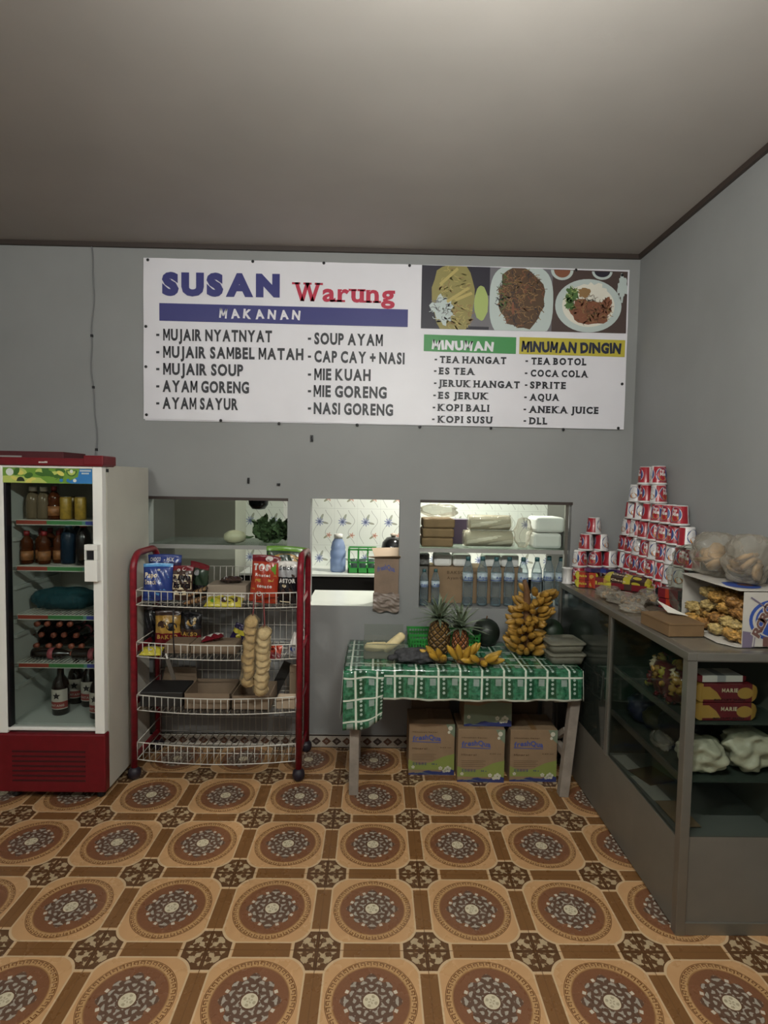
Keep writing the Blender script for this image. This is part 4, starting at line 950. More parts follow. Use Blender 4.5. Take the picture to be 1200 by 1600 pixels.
# ---------------------------------------------------------------- fruit and boxes on the table
TT = TZ+.003
ban_m = mk('banana_peel', '9c762f', .5, var=(26, .35)); ban_y = mk('yellow_banana_peel', 'b08a30', .45, var=(22, .2)); stem_m = mk('banana_stem', '6b4a2c', .7, var=(30, .2))
def banana(mb, base, d, up, ln, r, bend):
    base = Vector(base); d = Vector(d).normalized(); up = Vector(up)
    pts = [base+d*(ln*t)+up*(bend*(t*t)) for t in (0, .12, .3, .5, .7, .88, .96, 1)]
    mb.tube(pts, [r*.35, r*.7, r, r*1.06, r, r*.7, r*.3, r*.25], 7)
bu = thing('banana_bunch', 'big upright bunch of small ripe bananas at the back of the fruit table', 'bananas', (at(822, 1030, 3.22).x, 3.22, TT))
mb = MB(); mb.tube([(0, 0, .0), (.005, 0, .15), (-.005, 0, .3), (-.012, -.01, .38), (-.03, -.02, .435)], [.03, .028, .024, .016, .012], 10); mb.build('stem', stem_m, bu)
R = random.Random(4); n = 0
for k in range(12):
    z = .014+.031*k; cnt = 8; rad = .046+.012*sin(k*1.2)
    for i in range(cnt):
        a = -pi/2+radians(290)*((i+.5+.25*(-1)**k)/cnt-.5)+R.uniform(-.15, .15)
        tilt = R.uniform(-.3, .55) if k > 1 else .3
        if k > 9 and abs(((a % (2*pi))-pi)) < .9: continue
        mb = MB(); o_ = Vector((cos(a), sin(a), 0)); sh = Vector((.008*(k-5) if k > 4 else 0, 0, 0))
        banana(mb, o_*rad*.95+sh+Vector((0, 0, z)), o_*1.0+Vector((0, 0, tilt)), (0, 0, 1), R.uniform(.075, .1), R.uniform(.0165, .0195), R.uniform(.0, .03))
        mb.build('banana', ban_m, bu); n += 1
def hand(name, label, px, py, Y, cnt, rot, m, ln=.11, spread=1.5, lift=.1):
    t = thing('banana_hand', label, 'bananas', (at(px, py, Y).x, Y, TT), rot, 'small banana hands on the table')
    mb = MB(); mb.lathe([(0, .004), (.03, .008), (.034, .022), (.022, .034), (0, .038)], 12); mb.build('crown', stem_m, t)
    for i in range(cnt):
        a = -pi/2+spread*(i/(cnt-1)-.5)*2; mb = MB()
        banana(mb, (.025*cos(a), .02*sin(a), .024), (cos(a), sin(a)*.8, lift+.35*(i % 2)), (0, 0, 1), ln, .0175, .012); mb.build('banana', m, t)
hand('', 'yellow banana hand lying left of the pineapples on the tablecloth', 690, 1022, 3.03, 5, -.7, ban_y, .11, .6, .35)
hand('', 'greenish-centred banana hand in front of the second pineapple', 722, 1020, 3.02, 5, .3, ban_y, .11, 1.3, 1.0)
hand('', 'curved banana hand with a dark centre lying between the pineapples and the big bunch', 752, 1035, 3.0, 9, .0, ban_y, .1, 2.4, .05)
# pineapples in a green basket
bx0, bx1 = at(641, 1000, 3.3).x, at(746, 1000, 3.3).x
bk = thing('green_basket', 'shallow green plastic basket behind the pineapples', 'basket', ((bx0+bx1)/2, 3.355, TT)); hw = (bx1-bx0)/2
mb = MB(); D_ = .085
for z, h in ((0, .012), (.03, .008), (.055, .008), (.078, .014)):
    s1 = 1+.08*z/.08
    mb.box(-hw*s1, hw*s1, -D_*s1, -D_*s1+.004, z, z+h); mb.box(-hw*s1, hw*s1, D_*s1-.004, D_*s1, z, z+h); mb.box(-hw*s1, -hw*s1+.004, -D_*s1, D_*s1, z, z+h); mb.box(hw*s1-.004, hw*s1, -D_*s1, D_*s1, z, z+h)
for i in range(25): x = -hw+2*hw*i/24; mb.box(x-.003, x+.003, -D_*1.04, -D_*1.04+.003, 0, .085); mb.box(x-.003, x+.003, D_*1.03, D_*1.03+.003, 0, .085)
for i in range(12): y = -D_+2*D_*i/11; mb.box(-hw*1.05, -hw*1.05+.003, y-.003, y+.003, 0, .085); mb.box(hw*1.04, hw*1.04+.003, y-.003, y+.003, 0, .085)
mb.box(-hw, hw, -D_, D_, 0, .004); mb.build('basket', g_pl, bk)
def pine_mat(name, base, eye):
    m, nt, b = new_mat(name); x, y, z, vec = coords(nt); th = y.atan2(x)*(1/(2*pi)); n = noise(nt, vec, 60, 2)
    p = ((th*9+z*26).fract()-.5).abs(); q = ((th*9-z*26).fract()-.5).abs(); e = p.max(q)
    col = mixc(nt, e.gt(.4), mixc(nt, n, lin(base), lin(eye)), lin('2a1d10')); col = mixc(nt, e.lt(.1), col, lin('3a2814'))
    nt.links.new(col, b.inputs['Base Color']); b.inputs['Roughness'].default_value = .6; add_bump(nt, b, (e*-1), 1.0, .02); return m
leaf_m = mk('pineapple_leaf', '66735c', .5, var=(40, .2))
def pineapple(label, px, Y, h, r, mat, crown, seed, scale=1):
    t = thing('pineapple', label, 'pineapple', (at(px, 1000, Y).x, Y, TT+.005), (0, 0, seed), 'pineapples by the green basket')
    mb = MB(); pr = [(r*q, h*z) for q, z in ((0, 0), (.6, .0), (.86, .08), (.98, .25), (1, .45), (.95, .65), (.8, .85), (.55, .96), (.3, 1), (0, 1.0))]
    mb.lathe(pr, 40); mb.build('fruit', mat, t)
    R = random.Random(seed); i = 0
    for ring, (cnt, el, ln) in enumerate(((12, .35, .13), (11, .75, .16), (9, 1.1, .18), (6, 1.4, .19))):
        for k in range(cnt):
            a = 2*pi*(k+.5*ring)/cnt+R.uniform(-.15, .15); d = Vector((cos(a)*cos(el), sin(a)*cos(el), sin(el))); L_ = ln*crown*R.uniform(.85, 1.1); s_ = Vector((-sin(a), cos(a), 0)); w_ = .0135
            n_ = s_.cross(d)
            mb = MB(); dr_ = Vector((cos(a), sin(a), -.9))*.05*crown*(1.3-el*.5)
            mb.grid(lambda u, v: Vector((0, 0, h*.985))+d*(L_*v)+dr_*(v**2.2)+s_*((u-.5)*2*w_*(1-v)**.6)+n_*(-.006*(1-abs(2*u-1))*(1-v)), 2, 6); mb.build('crown_leaf', leaf_m, t)
pineapple('larger brown pineapple standing at the left in front of the green basket', 686, 3.18, .2, .066, pine_mat('brown_pineapple_skin', '6b4c24', '8a6a34'), .95, 2)
pineapple('smaller orange pineapple standing at the right in front of the green basket', 719, 3.17, .15, .05, pine_mat('orange_pineapple_skin', '96582f', 'a8683a'), 1.0, 5)
wm = thing('watermelon', 'dark green round melon between the pineapples and the banana bunch', 'melon', (at(757, 990, 3.36).x+.012, 3.37, TT))
mb = MB(); mb.lathe([(.083*sin(a), .083-.083*cos(a)) for a in [pi*k/16 for k in range(17)]], 28); mb.build('fruit', mk('dark_melon_skin', '1b231c', .45, var=(16, .35)), wm)
mb = MB(); mb.tube([(0, 0, .163), (.004, .002, .182)], .004, 6); mb.build('stalk', stem_m, wm)
wm2 = thing('watermelon', 'dark green round fruit behind the banana bunch beside the glass counter', 'melon', (at(862, 985, 3.38).x-.006, 3.37, TT))
mb = MB(); mb.lathe([(.075*sin(a), .085-.085*cos(a)) for a in [pi*k/16 for k in range(17)]], 24); mb.build('fruit', mk('green_fruit_skin', '20301f', .5, var=(16, .3)), wm2)
# clear box with bread sticks
x0, x1 = at(568, 1022, 3.1).x, at(632, 1022, 3.1).x; hw = (x1-x0)/2
tp = clear('clear_tub_plastic', 'f0f2ee', .12, .1, 'b5b5ac', None, .6)
bt = thing('clear_tub', 'open clear plastic tub at the left end of the fruit table', 'container', ((x0+x1)/2, 3.17, TT))
mb = MB()
for (a, b_, c, d) in ((-hw, hw, -.09, -.087), (-hw, hw, .087, .09), (-hw, -hw+.003, -.087, .087), (hw-.003, hw, -.087, .087)): mb.box(a, b_, c, d, 0, .085)
mb.box(-hw, hw, -.09, .09, 0, .003); mb.box(-hw-.006, hw+.006, -.096, -.088, .082, .087); mb.build('tub', tp, bt)
mb = MB(); mb.box(-hw, hw, .09, .093, .085, .15); mb.build('raised_lid', clear('clear_lid', 'f4f6f2', .01, .1, 'b5b5ac', None, .3), bt)
brd = mk('pale_bread', 'e6d3a2', .7, var=(25, .12), bump=(30, .4))
for i, (l, r, ln, lb) in enumerate((((-.045, 0, .045), (0, pi/2, .15), .13, 'pale bread stick lying flat in the clear tub'), ((.055, .0, .07), (0, .85, -.1), .15, 'pale bread stick leaning up out of the clear tub'))):
    t = thing('bread_stick', lb, 'bread', (bt.location.x+l[0], 3.17+l[1], TT+l[2]), r, 'bread in the clear tub')
    mb = MB(); mb.tube([(0, 0, -ln/2), (.002, 0, -ln*.42), (.004, 0, 0), (.002, 0, ln*.42), (0, 0, ln/2)], [.012, .024, .028, .025, .014], 12); mb.build('loaf', brd, t)
# dark net bag of fruit
nb = thing('net_bag', 'dark grey net bag lying at the front of the fruit table', 'bag', (at(652, 1028, 3.04).x, 3.04, TT))
nm = mk('dark_net', '3b3b3e', .7, var=(40, .4), bump=(70, .8))
mb = MB(); R = random.Random(8)
def nf(u, v):
    th = 2*pi*u; fi = pi*min(max(v, .001), .999); k = 1+.1*sin(4*th+fi*6)+.07*sin(9*th-fi*8)
    return Vector((-.12*cos(fi)+.01*sin(th*3), .075*k*cos(th)*sin(fi)**.5, max(.0, .037+.036*k*sin(th)*sin(fi)**.5)))
mb.grid(nf, 30, 18); mb.build('net', nm, nb)
mb = MB(); mb.tube([(-.112, -.05, .045), (-.15, -.06, .04), (-.155, -.03, .03), (-.13, -.04, .022)], [.014, .018, .016, .008], 8); mb.build('twisted_neck', nm, nb)
# stacked clear tubs on the right
st = thing('food_tub', '', 'container', (0, 0, 0), .06, 'clear tubs at the right end of the table')
sm = clear('cloudy_tub', 'd4d3c6', .35, .16, 'a9a796', None, .5)
def rr(wx, wy, r, z): return [(sx*(wx-r)+r*cos(a), sy*(wy-r)+r*sin(a), z) for sx, sy, a0 in ((1, 1, 0), (-1, 1, pi/2), (-1, -1, pi), (1, -1, 1.5*pi)) for a in [a0+pi/2*k/4 for k in range(5)]]
def loft(mb, rings, m=0):
    n = len(rings[0]); vs = [p for r in rings for p in r]; fs = []
    for j in range(len(rings)-1):
        for k in range(n): l = (k+1) % n; fs.append((j*n+k, j*n+l, (j+1)*n+l, (j+1)*n+k))
    fs += [tuple(range(n))[::-1], tuple(range((len(rings)-1)*n, len(rings)*n))]; mb.add(vs, fs, m, True)
mb = MB(); loft(mb, [rr(.085, .075, .02, 0), rr(.1, .09, .025, .05)]); mb.build('tub', sm, st)
mb = MB(); loft(mb, [rr(.106, .096, .028, .048), rr(.106, .096, .028, .056), rr(.098, .088, .025, .06)]); mb.build('lid', sm, st)
px_ = at(880, 1035, 3.1).x-.005
st.location = (px_, 3.1, TT); st['label'] = 'lower of the two stacked clear food tubs at the right end of the fruit table'
dup(st, (px_-.004, 3.104, TT+.061), .1, 'upper of the two stacked clear food tubs at the right end of the fruit table')
# ---------------------------------------------------------------- snacks
def pouch_fn(w_, h_, d_, seed=0, wr=.006, crimp=.06):
    R = random.Random(seed); a, b_, c = R.uniform(0, 6), R.uniform(0, 6), R.uniform(0, 6)
    def f(u, v, side, eps=0):
        x = 2*u-1; k = max(0, (v-crimp)/(1-2*crimp)) if crimp <= v <= 1-crimp else 0
        k = min(1, k); b = (max(0, 1-abs(x)**2.6))**.6*(max(0, sin(pi*k)))**.5
        y = -d_/2*b*(1+.08*sin(u*11+a)+.08*sin(v*9+b_))-wr*b*sin(u*19+v*13+c)
        pin = 1-.05*(1-abs(2*v-1))**1.0*0; zz = h_*v+.02*h_*x*x*(1 if v > .5 else -1)*(-1)*(abs(2*v-1))
        return Vector((w_/2*x*(1-.05*sin(pi*v)), side*(y-eps-.001), zz))
    return f
def pouch(name, label, loc, size, rot, mats, bands, decals=(), cat='snack pack', group=None, seed=0, lie=False):
    "bands: (v0, v1, material); decals: callables (mb, g) where g(u, v, k) lies on the front"
    w_, h_, d_ = size; t = thing(name, label, cat, loc, rot, group); f = pouch_fn(w_, h_, d_, seed)
    def mi(u, v):
        for (a, b_, m) in bands:
            if a <= v < b_: return m
        return 0
    X = Matrix.Translation((0, 0, d_*.55)) @ Matrix.Rotation(-pi/2, 4, 'X') @ Matrix.Translation((0, 0, -h_/2)) if lie else None
    mb = MB(X); mb.grid(lambda u, v: f(u, v, 1), 16, 22, mi); mb.grid(lambda u, v: f(1-u, v, -1), 16, 22, mi); mb.build('bag', mats, t)
    if decals:
        mb = MB(X); g = lambda k=0: (lambda u, v: f(min(max(u, .01), .99), min(max(v, .01), .99), 1, .0012+.0006*k))
        for d in decals: d(mb, g)
        mb.build('print', mats, t, recalc=False)
    return t
def T_(s, u0, u1, v0, v1, m, bold=.04, k=1, **kw): return lambda mb, g: mb.text(s, (lambda u, v, G=g(k): G(u0+(u1-u0)*u, v0+(v1-v0)*v)), bold, m, **kw)
def D_(cu, cv, ru, rv, m, k=0, n=18): return lambda mb, g: mb.disc(cu, cv, ru, rv, g(k), m, n)
def B_(u0, u1, v0, v1, m, k=0, n=6):
    return lambda mb, g: mb.shape([(u0+(u1-u0)*i/n, v0) for i in range(n+1)]+[(u0+(u1-u0)*i/n, v1) for i in range(n, -1, -1)], g(k), m)
def P_(pts, m, k=0): return lambda mb, g: mb.shape(pts, g(k), m)
def foil(name, hexc, r=.25, var=None): return mk(name, hexc, r, var=var, bump=(18, .35), spec=.6)
F = {k: foil('foil_'+k, v) for k, v in dict(blue='273c80', lightblue='5a9ad0', navy='2a2148', brown='3c2a24', black='15141a', red='a03622', darkred='6a1620', orange='c06a30', white='cfcbc6', cream='d8c9a8', yellow='b8ac3a', green='5f8f2c', darkgreen='27382a', gold='b18a40', purple='54305a', silver='9a9a9c', tan='8a6a48', teal='2c6a60').items()}
def fl_(*n): return [F[k] for k in n]
def sp(x0, y0, x1, y1, Y): return span(x0, y0, x1, y1, Y)
def on_tier(k, px, Y): return Vector((at(px, 900, Y).x, Y, TIER[k][0]+.008))
# --- top tier
x, z, w_, h_ = sp(223, 882, 268, 938, 3.18)
pouch('snack_bag', 'blue snack bag with pale lettering at the left of the top rack tier', on_tier(0, 246, 3.19), (.165, .215, .06), (-.12, 0, .12), fl_('blue', 'lightblue', 'cream', 'white'),
      [(.9, 1.1, 1)], [T_('Papo', .08, .5, .62, .76, 2), T_('Snack', .08, .5, .44, .57, 2, .02), P_([(.62, .3), (.8, .28), (.9, .62), (.72, .78), (.6, .6)], 1), D_(.55, .82, .06, .03, 3), P_([(.1, .05), (.5, .05), (.6, .2), (.2, .25)], 1)], group='snack bags on the top rack tier', seed=1)
pouch('snack_bag', 'dark purple bag with a pale lettered top behind the blue bag on the rack', on_tier(0, 258, 3.33), (.2, .25, .06), (0, 0, 0), fl_('navy', 'blue', 'white', 'purple'),
      [(.8, 1.1, 1)], [T_('CHOCO', .08, .4, .84, .93, 2), T_('- MIX', .5, .8, .84, .93, 2)], group='snack bags on the top rack tier', seed=2)
pouch('snack_bag', 'dark brown bag with cream block lettering on the top rack tier', on_tier(0, 284, 3.21), (.125, .2, .06), (-.1, 0, -.05), fl_('brown', 'cream', 'darkred', 'white', 'black'),
      [(.82, 1.1, 2)], [B_(.1, .97, .55, .75, 1), B_(.1, .97, .32, .52, 1), T_('CEMO', .13, .94, .58, .72, 4, .07, 2), T_('CEMO', .13, .94, .35, .49, 4, .07, 2), D_(.35, .87, .08, .04, 3), D_(.6, .9, .1, .05, 3), B_(.2, .75, .16, .28, 1), T_('55', .35, .6, .18, .26, 4, .05, 2)], group='snack bags on the top rack tier', seed=3)
pouch('snack_bag', 'dark green and black bag leaning behind the cream-lettered bag', on_tier(0, 308, 3.3), (.15, .21, .07), (0, .12, -.5), fl_('darkgreen', 'black', 'darkred', 'silver'),
      [(.0, .4, 1), (.85, 1.1, 2)], [D_(.4, .6, .2, .12, 1), D_(.6, .75, .12, .08, 3), D_(.3, .82, .12, .06, 2)], group='snack bags on the top rack tier', seed=4)
def bar_pack(label, loc, rot, n=3, m1='tan', m2='brown'):
    t = thing('snack_bar_pack', label, 'snack pack', loc, rot); mb = MB()
    for i in range(n): mb.grid(lambda u, v, i=i: Vector((-.06+.12*v, -.03+.03*i+.017*cos(2*pi*u), .016+.013*sin(2*pi*u)*(sin(pi*min(max(v, .02), .98))**.3))), 14, 16, lambda u, v: 1 if int(v*16) % 3 == 0 else 0)
    mb.build('wrapper', fl_(m1, m2, 'cream'), t); return t
bar_pack('brown striped snack bars lying at the front of the top rack tier', on_tier(0, 308, 3.145), (0, -.25, -.2))
bar_pack('second layer of brown striped snack bars leaning over the first on the top rack tier', on_tier(0, 312, 3.235)+Vector((0, 0, .035)), (0, -.4, .1))
x0, x1 = at(325, 900, 3.25).x, at(386, 900, 3.25).x
t = box_thing('clear_tray', 'low beige carton tray in the middle of the top rack tier', 'tray', ((x0+x1)/2, 3.31, TIER[0][0]+.006), (x1-x0, .16, .09), mk('beige_card', '8f8171', .7), part='tray')
pouch('snack_bag', 'small dark wrapped snack lying on the beige tray on the top rack tier', ((x0+x1)/2+.01, 3.3, TIER[0][0]+.1), (.13, .09, .03), (0, 0, .2), fl_('brown', 'silver', 'purple'), [(.6, .75, 1)], [D_(.3, .3, .15, .1, 1), D_(.7, .6, .1, .15, 2)], lie=True, seed=5)
pouch('snack_bag', 'yellow pack with round pictures lying at the front of the top rack tier', on_tier(0, 352, 3.13), (.21, .1, .04), (.5, 0, 0), fl_('yellow', 'brown', 'white', 'green'), [(.75, 1.1, 2)],
      [D_(.5, .42, .1, .22, 1), D_(.68, .42, .07, .2, 1), D_(.82, .42, .07, .2, 1), T_('KACANG', .1, .45, .8, .92, 1, .02), D_(.22, .4, .1, .2, 3), D_(.5, .42, .06, .13, 2, 1)], seed=6, lie=True)
pouch('snack_bag', 'tall red-orange snack bag with white lettering on the top rack tier', on_tier(0, 411, 3.17), (.165, .275, .07), (-.06, .06, -.12), fl_('red', 'white', 'orange', 'gold', 'green', 'darkred'),
      [(.86, 1.1, 5)], [T_('TOS', .1, .68, .68, .82, 1, .07, 1), T_('Roasted', .2, .75, .56, .62, 1, .03), T_('tomato', .3, .82, .33, .4, 1, .05), P_([(.2, .43), (.86, .47), (.88, .53), (.22, .5)], 3), D_(.38, .2, .1, .055, 1), D_(.4, .2, .06, .035, 5, 1), P_([(.8, .05), (.95, .05), (.95, .6), (.86, .6)], 3), D_(.62, .93, .13, .05, 1), P_([(.72, .62), (.92, .62), (.9, .85), (.75, .75)], 4), P_([(.1, .05), (.25, .05), (.2, .3), (.08, .3)], 3)], group='snack bags on the top rack tier', seed=7)
pouch('snack_bag', 'black snack pack with silver top on the right of the rack', on_tier(0, 450, 3.16), (.115, .245, .05), (0, 0, -.1), fl_('black', 'silver', 'white', 'brown', 'cream'),
      [(.62, .86, 1), (.86, 1.1, 2)], [T_('ASTOR', .08, .92, .5, .6, 2, .06), T_('Stick', .1, .8, .8, .9, 0, .03), D_(.5, .3, .3, .09, 3), D_(.35, .43, .12, .04, 4), D_(.6, .22, .2, .06, 3, 1), B_(.1, .6, .03, .06, 4), P_([(.4, .66), (.9, .64), (.9, .7), (.4, .72)], 3)], group='snack bags on the top rack tier', seed=8)
pouch('snack_bag', 'green and dark gold bag behind the black snack pack on the top rack tier', on_tier(0, 444, 3.33), (.24, .31, .08), (0, .05, .1), fl_('darkgreen', 'green', 'gold', 'teal', 'yellow'),
      [(.9, 1.1, 1)], [D_(.5, .76, .36, .1, 2), D_(.55, .72, .3, .08, 0, 1), P_([(.05, .6), (.2, .65), (.22, .85), (.06, .88)], 1), P_([(.2, .66), (.27, .66), (.33, .78), (.26, .78)], 4, 2), D_(.16, .72, .08, .06, 3, 2)], group='snack bags on the top rack tier', seed=9)
# --- second tier
pouch('snack_bag', 'dark gold snack bag standing at the left of the second rack tier', on_tier(1, 262, 3.3), (.15, .21, .06), (-.06, 0, .1), fl_('gold', 'brown', 'darkred', 'cream', 'black'), [(.0, .35, 2), (.85, 1.1, 1)], [D_(.3, .62, .18, .1, 1), T_('BAKSO', .1, .9, .2, .32, 0, .05), D_(.42, .72, .09, .05, 3), D_(.7, .55, .2, .12, 4)], group='snack bags on the second rack tier', seed=10)
pouch('snack_bag', 'dark brown snack bag with red lettering beside the gold bag on the second rack tier', on_tier(1, 297, 3.31), (.14, .2, .06), (-.06, 0, -.15), fl_('brown', 'black', 'darkred', 'gold', 'cream'), [(.0, .3, 2), (.5, 1.1, 1)], [T_('BAKSO', .1, .9, .3, .42, 3, .05), D_(.6, .7, .2, .1, 3), D_(.75, .8, .08, .05, 4, 1)], group='snack bags on the second rack tier', seed=11)
pouch('snack_bag', 'black bag in the back left corner of the second rack tier', on_tier(1, 238, 3.37), (.1, .22, .06), (0, 0, .2), fl_('black', 'brown'), [(.9, 1.1, 1)], group='snack bags on the second rack tier', seed=12)
pouch('snack_bag', 'yellow pack lying at the front left of the second rack tier', on_tier(1, 238, 3.13), (.12, .075, .04), (.4, 0, 0), fl_('yellow', 'gold', 'white'), [(.85, 1.1, 1)], [D_(.5, .5, .2, .2, 2)], lie=True, seed=13)
for i, (a, b_) in enumerate(((262, 300), (302, 372))):
    x0, x1 = at(a, 1010, 3.2).x, at(b_, 1010, 3.2).x
    box_thing('kraft_tray', ('small', 'long')[i]+' low kraft tray at the front of the second rack tier', 'tray', ((x0+x1)/2, 3.22, TIER[1][0]+.006), (x1-x0, .14, .058), mk('grey_kraft', '7d6b58', .75, var=(9, .08)), part='tray')
pouch('snack_bag', 'red and silver packet lying on the kraft trays of the second rack tier', (at(333, 1000, 3.22).x, 3.22, TIER[1][0]+.066), (.13, .09, .03), (.0, -.2, .3), fl_('white', 'darkred', 'silver'), [(0, .4, 1)], [D_(.7, .6, .15, .15, 2)], lie=True, seed=14)
pouch('snack_bag', 'dark blue and yellow packet standing near the hanging crackers on the second rack tier', on_tier(1, 372, 3.36), (.12, .12, .04), (0, .4, 0), fl_('navy', 'yellow', 'blue'), [(.5, .7, 1)], [D_(.4, .4, .14, .1, 1), D_(.7, .75, .14, .08, 1)], seed=15)
pouch('snack_bag', 'red packet lying behind the crackers at the right of the second rack tier', on_tier(1, 428, 3.16), (.1, .1, .04), (.6, 0, 0), fl_('red', 'darkred', 'cream'), [(0, .3, 1)], [D_(.5, .6, .2, .15, 1)], lie=True, seed=16)
pouch('snack_bag', 'white and grey packet at the right end of the second rack tier', on_tier(1, 456, 3.15), (.07, .13, .04), (-.1, .35, -.3), fl_('silver', 'white', 'blue'), [(.5, 1.1, 1)], [D_(.5, .3, .2, .1, 2)], seed=17)
# --- third tier
kg = MATS['grey_kraft']
for i, (a, b_, h) in enumerate(((292, 363, .092), (365, 424, .082))):
    x0, x1 = at(a, 1100, 3.16).x, at(b_, 1100, 3.16).x
    t = thing('kraft_tray', ('left', 'right')[i]+' open kraft tray on the third rack tier', 'tray', ((x0+x1)/2, 3.23, TIER[2][0]+.006), 0); hw = (x1-x0)/2
    mb = MB(); mb.box(-hw, hw, -.12, -.116, 0, h); mb.box(-hw, hw, .116, .12, 0, h); mb.box(-hw, -hw+.004, -.12, .12, 0, h); mb.box(hw-.004, hw, -.12, .12, 0, h); mb.box(-hw, hw, -.12, .12, 0, .004); mb.build('tray', kg, t)
x0, x1 = at(222, 1100, 3.17).x, at(288, 1100, 3.17).x
t = box_thing('dark_tray', 'dark plastic tray at the left of the third rack tier', 'tray', ((x0+x1)/2, 3.24, TIER[2][0]+.006), (x1-x0, .2, .085), mk('dark_grey_tray', '2b2a2a', .4), part='tray')
x, z, w_, h_ = sp(251, 1043, 310, 1074, 3.42)
t = thing('kraft_card', 'piece of kraft card propped against the back of the third rack tier', 'card', (x, 3.42, z-.05)); mb = MB(); mb.add([(-w_/2, 0, 0), (w_/2, 0, 0), (w_*.42, .005, h_+.05), (-w_*.38, .005, h_+.05), (-w_/2, .004, 0), (w_/2, .004, 0), (w_*.42, .009, h_+.05), (-w_*.38, .009, h_+.05)], [(0, 1, 2, 3), (7, 6, 5, 4), (0, 3, 7, 4), (1, 5, 6, 2), (3, 2, 6, 7), (0, 4, 5, 1)]); mb.build('card', kg, t)
t.location.z = TIER[2][0]+.006; t.scale.z = (z+h_-TIER[2][0]-.006)/(h_+.05)
x, z, w_, h_ = sp(432, 1090, 461, 1106, 3.14)
box_thing('beige_block', 'pale beige box at the right end of the third rack tier', 'box', (x, 3.17, TIER[2][0]+.006), (w_, .08, .06), mk('pale_beige', 'a3917c', .7))
x, z, w_, h_ = sp(453, 1058, 464, 1090, 3.25)
box_thing('wooden_piece', 'short pale wooden piece standing upright at the right of the third rack tier', 'wood', (x-.01, 3.3, TIER[2][0]+.006), (w_, .02, .2), MATS['pale_beige'])
t = thing('dark_board', 'dark board leaning in the back right of the third rack tier', 'board', (at(428, 1080, 3.38).x, 3.37, TIER[2][0]+.01), (-.1, .45, 0)); mb = MB(); mb.box(-.03, .03, -.006, .006, 0, .2); mb.build('board', mk('dark_board', '1d1a18', .6), t)
# strap and stick hanging from the second tier
t = thing('hanging_strap', 'thin black strap hanging at the left front of the second rack tier', 'strap', (at(271, 950, 3.07).x, 3.066, 0)); mb = MB(); mb.tube([(0, .02, .99), (.0, .0, .985), (.002, -.008, .9), (.003, -.004, .8), (.006, .0, .72)], .004, 6); mb.build('strap', black, t)
a, b_ = at(259, 1021, 3.06), at(272, 1062, 3.06); t = thing('price_stick', 'thin dark stick with a pale tip hanging under the second rack tier', 'stick', a)
mb = MB(); mb.bar((0, 0, 0), (b_-a)*.2, .008, .004); mb.build('pale_tip', white, t); mb = MB(); mb.bar((b_-a)*.2, b_-a, .022, .004); mb.build('stick', mk('grey_stick', '55504a', .5), t)
# two long bags of crackers hanging from the top tier
ck = mk('fried_cracker', 'c2a775', .6, var=(30, .22), bump=(50, .5)); ck2 = mk('pale_cracker', 'dcc8a0', .6, var=(30, .18), bump=(50, .5)); cbg = clear('cracker_bag_film', 'f0ebe0', .14, .1, 'd8ccb0', (20, .9), .5)
def cracker_string(label, top, bot, r, m, n, seed):
    a, b_ = at(*top, 3.02), at(*bot, 3.02); t = thing('cracker_string', label, 'crackers', a); R = random.Random(seed); d = b_-a
    for i in range(n):
        p = d*((i+.5)/n); M_ = Matrix.Translation(p+Vector((R.uniform(-.006, .006), R.uniform(-.004, .006), 0))) @ Matrix.Rotation(R.uniform(-.8, .8), 4, 'Y') @ Matrix.Rotation(R.uniform(.5, 1.5), 4, 'X')
        mb = MB(M_); mb.lathe([(0, -.008), (r*.6, -.012), (r*.95, -.004), (r, .006), (r*.7, .012), (r*.3, .006), (0, .008)], 14, 0, (0, 0, 0), True, lambda a_, j, s_=R.uniform(0, 6): 1+.07*sin(a_*3+s_)+.06*sin(a_*7-s_)); mb.build('cracker', m, t)
    u_ = d.normalized()
    mb = MB(); N = 16; mb.tube([d*(-.06+1.1*i/N)+Vector((.004*sin(i*1.7), 0, 0)) for i in range(N+1)], [r*(.35 if i in (0, N) else 1.06+.05*sin(i*2.3)) for i in range(N+1)], 16); mb.build('bag', cbg, t)
    mb = MB(); mb.tube([d*-.04, d*-.1+Vector((.004, 0, 0)), Vector((.006*(1 if seed % 2 else -1), .015, at(0, 925, 3.05).z-a.z)), Vector((.004, .03, at(0, 923, 3.05).z-a.z+.006))], .004, 6); mb.build('tie', mk('red_string', '7a3a3a', .6), t)
cracker_string('longer brown string of round crackers in a clear bag hanging left on the rack', (394, 966), (386, 1070), .037, ck, 9, 3)
cracker_string('paler string of round crackers in a clear bag hanging right on the rack', (412, 984), (407, 1082), .041, ck2, 9, 6)

# ---------------------------------------------------------------- instant noodle cups
cup_m = [mk('cup_red', '971f2c', .3, var=(40, .1)), mk('cup_white', 'cfcccb', .3), mk('cup_blue', '33477e', .35), mk('cup_photo', 'a8703a', .4, var=(90, .4)), mk('cup_grey_print', '8a8f9a', .4)]
CH, CB, CT = .102, .0465, .036
def cf(ang, wd, z0, z1, k=0):
    def f(u, v):
        z = z0+(z1-z0)*v; r = CB-.003+(CT-CB+.003)*z/CH+.0006+.0004*k; a = ang+(u-.5)*wd; return Vector((r*sin(a), -r*cos(a), z))
    return f
cup0 = thing('noodle_cup', '', 'noodle cup', (0, 0, 0), 0, 'upturned instant noodle cups in the corner tower')
mb = MB(); N = 30
def sect(k): a = (k/N*360) % 360; return 1 if (a < 75 or a > 340) else 0
mb.lathe([(CB-.003, .008), (CB-.0035, .011), (CT, CH-.004), (CT-.003, CH)], N, lambda j, k: sect(k) if j == 1 else 1)
